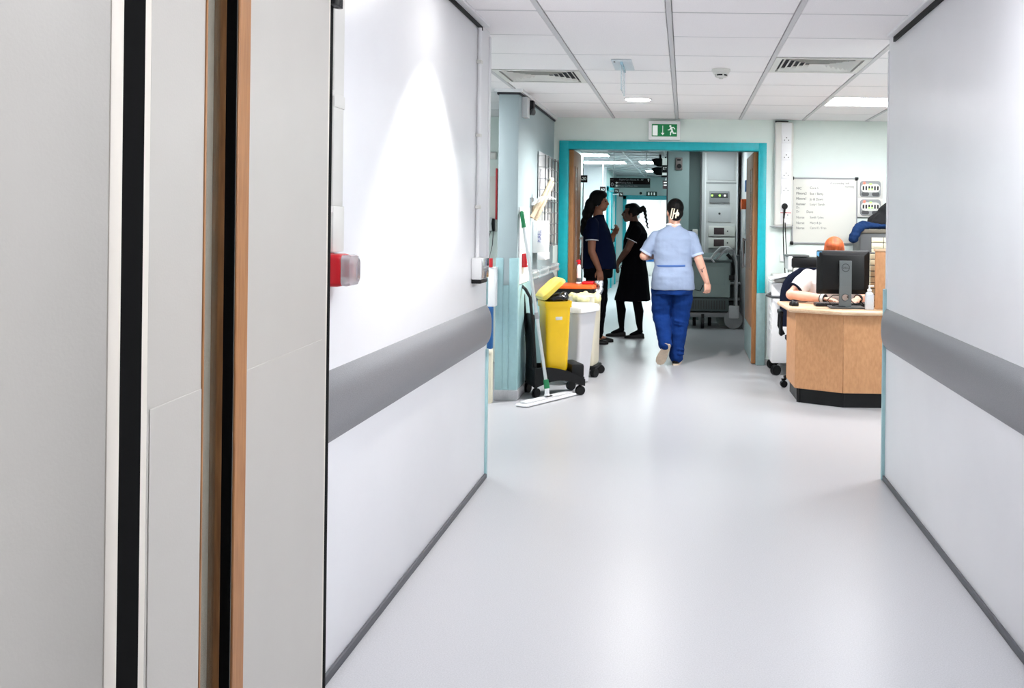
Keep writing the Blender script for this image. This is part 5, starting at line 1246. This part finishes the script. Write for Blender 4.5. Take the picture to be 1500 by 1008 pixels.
# service panel unit
px0, px1 = at(1028, 300, YW).x, at(1081, 300, YW).x
t = thing('panel_unit', 'tall white service panel unit with lit controller behind grey trolley', 'panel unit', ((px0+px1)/2, YW, 0))
hw = (px1-px0)/2
MB().box(-hw, hw, 0.0, 0.40, 0, 2.42, 0.006).build('casing', mat('casing_grey', (206,206,206), 0.5), t)
def zz(py): return at(1050, py, YW).z
def xx(px): return at(px, 300, YW).x - (px0+px1)/2
MB().box(xx(1036), xx(1076), -0.008, 0.002, zz(264), zz(225), 0.003).build('upper_panel', M['light_grey'], t)
MB().box(xx(1033), xx(1079), -0.006, 0.002, zz(269), zz(267)).build('trim_line', M['mid_grey'], t)
MB().box(xx(1039), xx(1068), -0.03, 0.002, zz(297), zz(280), 0.005).build('controller', M['mid_grey'], t, 'grey controller with three small lights')
MB().box(xx(1041), xx(1066), -0.033, -0.028, zz(290), zz(283), 0.002).build('controller_window', M['dark_grey'], t)
for k, (px, m) in enumerate(((1043, 'led_green'), (1054, 'led_green'), (1061.5, 'led_white'))):
    MB().cyl((xx(px), -0.040, zz(286.5)), (xx(px), -0.031, zz(286.5)), 0.014).build('indicator_lamp', M[m], t)
MB().box(xx(1037), xx(1071), -0.012, 0.002, zz(325), zz(304), 0.003).build('lower_panel', M['light_grey'], t)
MB().cyl((xx(1054), -0.022, zz(313)), (xx(1054), -0.010, zz(313)), 0.016).build('key_lock', M['dark_grey'], t)
for a, b in ((346, 331), (363, 348)):
    u = MB().box(xx(1038), xx(1077), -0.06, 0.002, min(zz(a), zz(b)), max(zz(a), zz(b)), 0.004)
    u = u.build('socket_unit', M['off_white'], t)
    c = (a+b)/2
    MB().box(xx(1046), xx(1061), -0.064, -0.058, zz(c+5), zz(c-5), 0.002).build('dark_window', mat('win_brown%d' % a, (70,56,58), 0.4), u)
    MB().cyl((xx(1066), -0.066, zz(c)), (xx(1066), -0.058, zz(c)), 0.010).build('knob', M['dark_grey'], u)
for px in (1033, 1079.5): MB().box(xx(px)-0.010, xx(px)+0.010, -0.02, 0.002, 0.1, 2.40, 0.003).build('edge_strip', M['white_plastic'], t)

# things on the right wall behind the door leaf
for y, z, m, lab, nm, dy, dz in ((13.0, 1.90, 'blue', 'blue leaflet on white wall behind right door leaf', 'leaflet', 0.18, 0.15), (13.0, 1.66, 'orange', 'orange glove box on white wall behind right door leaf', 'glove_box', 0.30, 0.13), (13.1, 1.38, 'paper', 'white notice on wall below the orange glove box', 'notice', 0.32, 0.22), (13.2, 1.10, 'dark_grey', 'dark notice on wall, lowest below the orange glove box', 'notice', 0.24, 0.18)):
    d_ = 0.06 if nm == 'glove_box' else 0.012
    tag(MB().box(0.80-d_, 0.80, y-dy/2, y+dy/2, z-dz/2, z+dz/2, 0.003).build(nm, M[m]), lab, nm.replace('_', ' '))

# grey medical trolley with tubular handles
YT = 13.2
t = thing('equipment_trolley', 'large grey-green equipment trolley with curved tubular handles and big castors', 'trolley', (0, YT, 0))
def tx(px, y=YT): return at(px, 400, y).x
def tz(py): return at(1045, py, YT).z
MB().box(tx(1003), tx(1070), 0.0, 0.45, tz(436), tz(384), 0.02).build('cabinet', M['machine'], t)
MB().loft([[(x, y, z) for y, z in ((-0.02, tz(384)), (0.47, tz(384)), (0.47, tz(372)), (0.10, tz(376)), (-0.02, tz(381)))] for x in (tx(1001), tx(1072))]).build('top_deck', M['machine_dark'], t)
MB().box(tx(1012), tx(1062), -0.014, 0.002, tz(418), tz(390), 0.006).build('front_panel', M['machine'], t)
MB().box(tx(1006), tx(1068), -0.01, 0.44, tz(456), tz(437), 0.01).build('lower_unit', M['machine_dark'], t)
for k in range(14):
    x = tx(1012)+k*(tx(1062)-tx(1012))/13
    MB().box(x-0.007, x+0.007, -0.02, -0.008, tz(453), tz(440)).build('grille_slat', M['dark_grey'], t, smooth=False)
MB().box(tx(1004)-0.012, tx(1004)+0.012, -0.02, 0.0, tz(462), tz(434), 0.004).build('corner_post', mat('post_y', (150,160,120), 0.5), t)
MB().box(tx(1002), tx(1072), 0.0, 0.46, tz(465), tz(458), 0.01).build('chassis', M['mid_grey'], t)
# curved handles
def hp_(px, py, y): return (tx(px), y, tz(py))
MB().tube([hp_(1041, 380, 0.02), hp_(1048, 370, -0.02), hp_(1056, 362, -0.04), hp_(1066, 362, -0.04), hp_(1074, 368, -0.03), hp_(1078, 382, -0.02), hp_(1079, 410, -0.02), hp_(1079, 456, -0.02)], 0.017, 10).build('tubular_handle', M['light_grey'], t, 'curved light grey tubular handle')
MB().tube([hp_(1047, 384, 0.02), hp_(1056, 372, -0.03), hp_(1064, 364, -0.05), hp_(1072, 366, -0.05), hp_(1077, 376, 0.30), hp_(1079, 392, 0.42), hp_(1079, 450, 0.42)], 0.015, 10).build('tubular_handle', M['light_grey'], t)
MB().tube([hp_(1020, 384, -0.03), hp_(1028, 379, -0.04), hp_(1041, 379, -0.04), hp_(1046, 384, -0.03)], 0.014, 8).build('grab_bar', M['light_grey'], t)
MB().tube([hp_(1065, 372, 0.02), hp_(1072, 380, 0.02), hp_(1075, 395, 0.02), hp_(1073, 408, 0.02)], 0.024, 8).build('black_hose', M['black_plastic'], t)
MB().box(tx(1068), tx(1076), -0.02, 0.03, tz(410), tz(403), 0.004).build('clamp', M['black_plastic'], t)
MB().tube([hp_(1014, 388, -0.02), hp_(1012, 404, -0.05), hp_(1016, 424, -0.06), hp_(1026, 426, -0.05), hp_(1030, 418, -0.02)], 0.006, 6).build('flex', M['black_plastic'], t)
for px, r, m_ in ((1075, 0.125, 'mid_grey'), (1062, 0.10, 'machine'), (1030, 0.075, 'black_plastic'), (1018, 0.075, 'black_plastic'), (1041, 0.075, 'black_plastic')):
    yy = 0.02 if px in (1075, 1030) else 0.35
    c = MB().cyl((tx(px)-0.022, yy, r), (tx(px)+0.022, yy, r), r, n=24) if px in (1030, 1018, 1041) else MB().cyl((tx(px), yy-0.03, r), (tx(px), yy+0.03, r), r, n=28)
    c.box(tx(px)-0.02, tx(px)+0.02, yy-0.04, yy+0.04, r, max(tz(460), r+0.03)).build('castor', M[m_], t)
    if px == 1075: MB().box(tx(1068), tx(1083), -0.05, -0.022, tz(466), tz(447), 0.012).build('castor_cover', M['light_grey'], t)
p = at(1010, 346, YT)
t = thing('trolley_monitor', 'small dark screen on white arm behind the walking person', 'monitor', (p.x, YT+0.2, p.z))
MB().box(-0.055, 0.04, -0.02, 0.02, -0.085, 0.08, 0.006).build('screen', M['black_plastic'], t)
MB().box(0.042, 0.11, -0.03, 0.03, -0.13, 0.09, 0.006).build('side_unit', M['off_white'], t)
MB().cyl((0.02, 0.0, -0.085), (0.02, 0.0, tz(370.5)-p.z), 0.018).build('arm', M['light_grey'], t)
# dark shelves on the right, low behind the handle
t = thing('low_rack', 'low dark rack with white rails between trolley and right door leaf', 'rack', (0.70, 13.85, 0))
for z in (0.12, 0.34, 0.56): MB().box(-0.10, 0.095, -0.1, 0.08, z, z+0.03, 0.004).build('shelf', M['light_grey'], t)
for x in (-0.095, 0.085): MB().box(x-0.006, x+0.006, -0.1, 0.08, 0, 1.02).build('side_post', M['mid_grey'], t)
for z, h in ((0.16, 0.16), (0.38, 0.16), (0.60, 0.36)): MB().box(-0.085, 0.075, -0.08, 0.07, z-0.01, z+h, 0.01).build('dark_bin', M['dark_grey'], t)

t = thing('far_cupboard', 'tall white cupboard in the bright far room beside middle wall', 'cupboard', (at(967, 320, 26.8).x, 26.8, 0))
MB().box(-0.26, 0.30, 0, 0.5, 0, 2.05, 0.006).build('carcass', mat('cup_white', (236,226,226), 0.5), t)
for s in (-1, 1): MB().box(0.02+s*0.14-0.132, 0.02+s*0.14+0.132, -0.02, 0, 0.08, 2.0, 0.004).build('door', M['off_white'], t)
MB().box(-0.28, 0.32, -0.03, 0.5, 2.051, 2.085, 0.004).build('cornice', M['dark_gap'], t)
# counter and papers in the bright far room, seen over the shoulders
t = thing('far_counter', 'white reception counter with navy bands in the bright far room', 'counter', (-0.75, 26.0, 0))
MB().box(-0.75, 0.55, 0, 0.5, 0, 1.02, 0.01).build('counter_body', M['off_white'], t)
MB().box(-0.76, 0.56, -0.01, 0, 0.50, 0.56).build('navy_band', M['fabric_navy'], t); MB().box(-0.76, 0.56, -0.01, 0, 0.36, 0.45).build('blue_band', M['blue'], t)
t = thing('far_notice', 'grey framed picture on the bright wall of far room', 'notice', at(931, 312, 28.98))
MB().box(-0.12, 0.12, -0.03, 0.0, -0.16, 0.16, 0.004).build('frame', M['mid_grey'], t)
MB().box(-0.09, 0.09, -0.034, -0.028, -0.12, 0.12).build('print', M['grey_teal'], t)
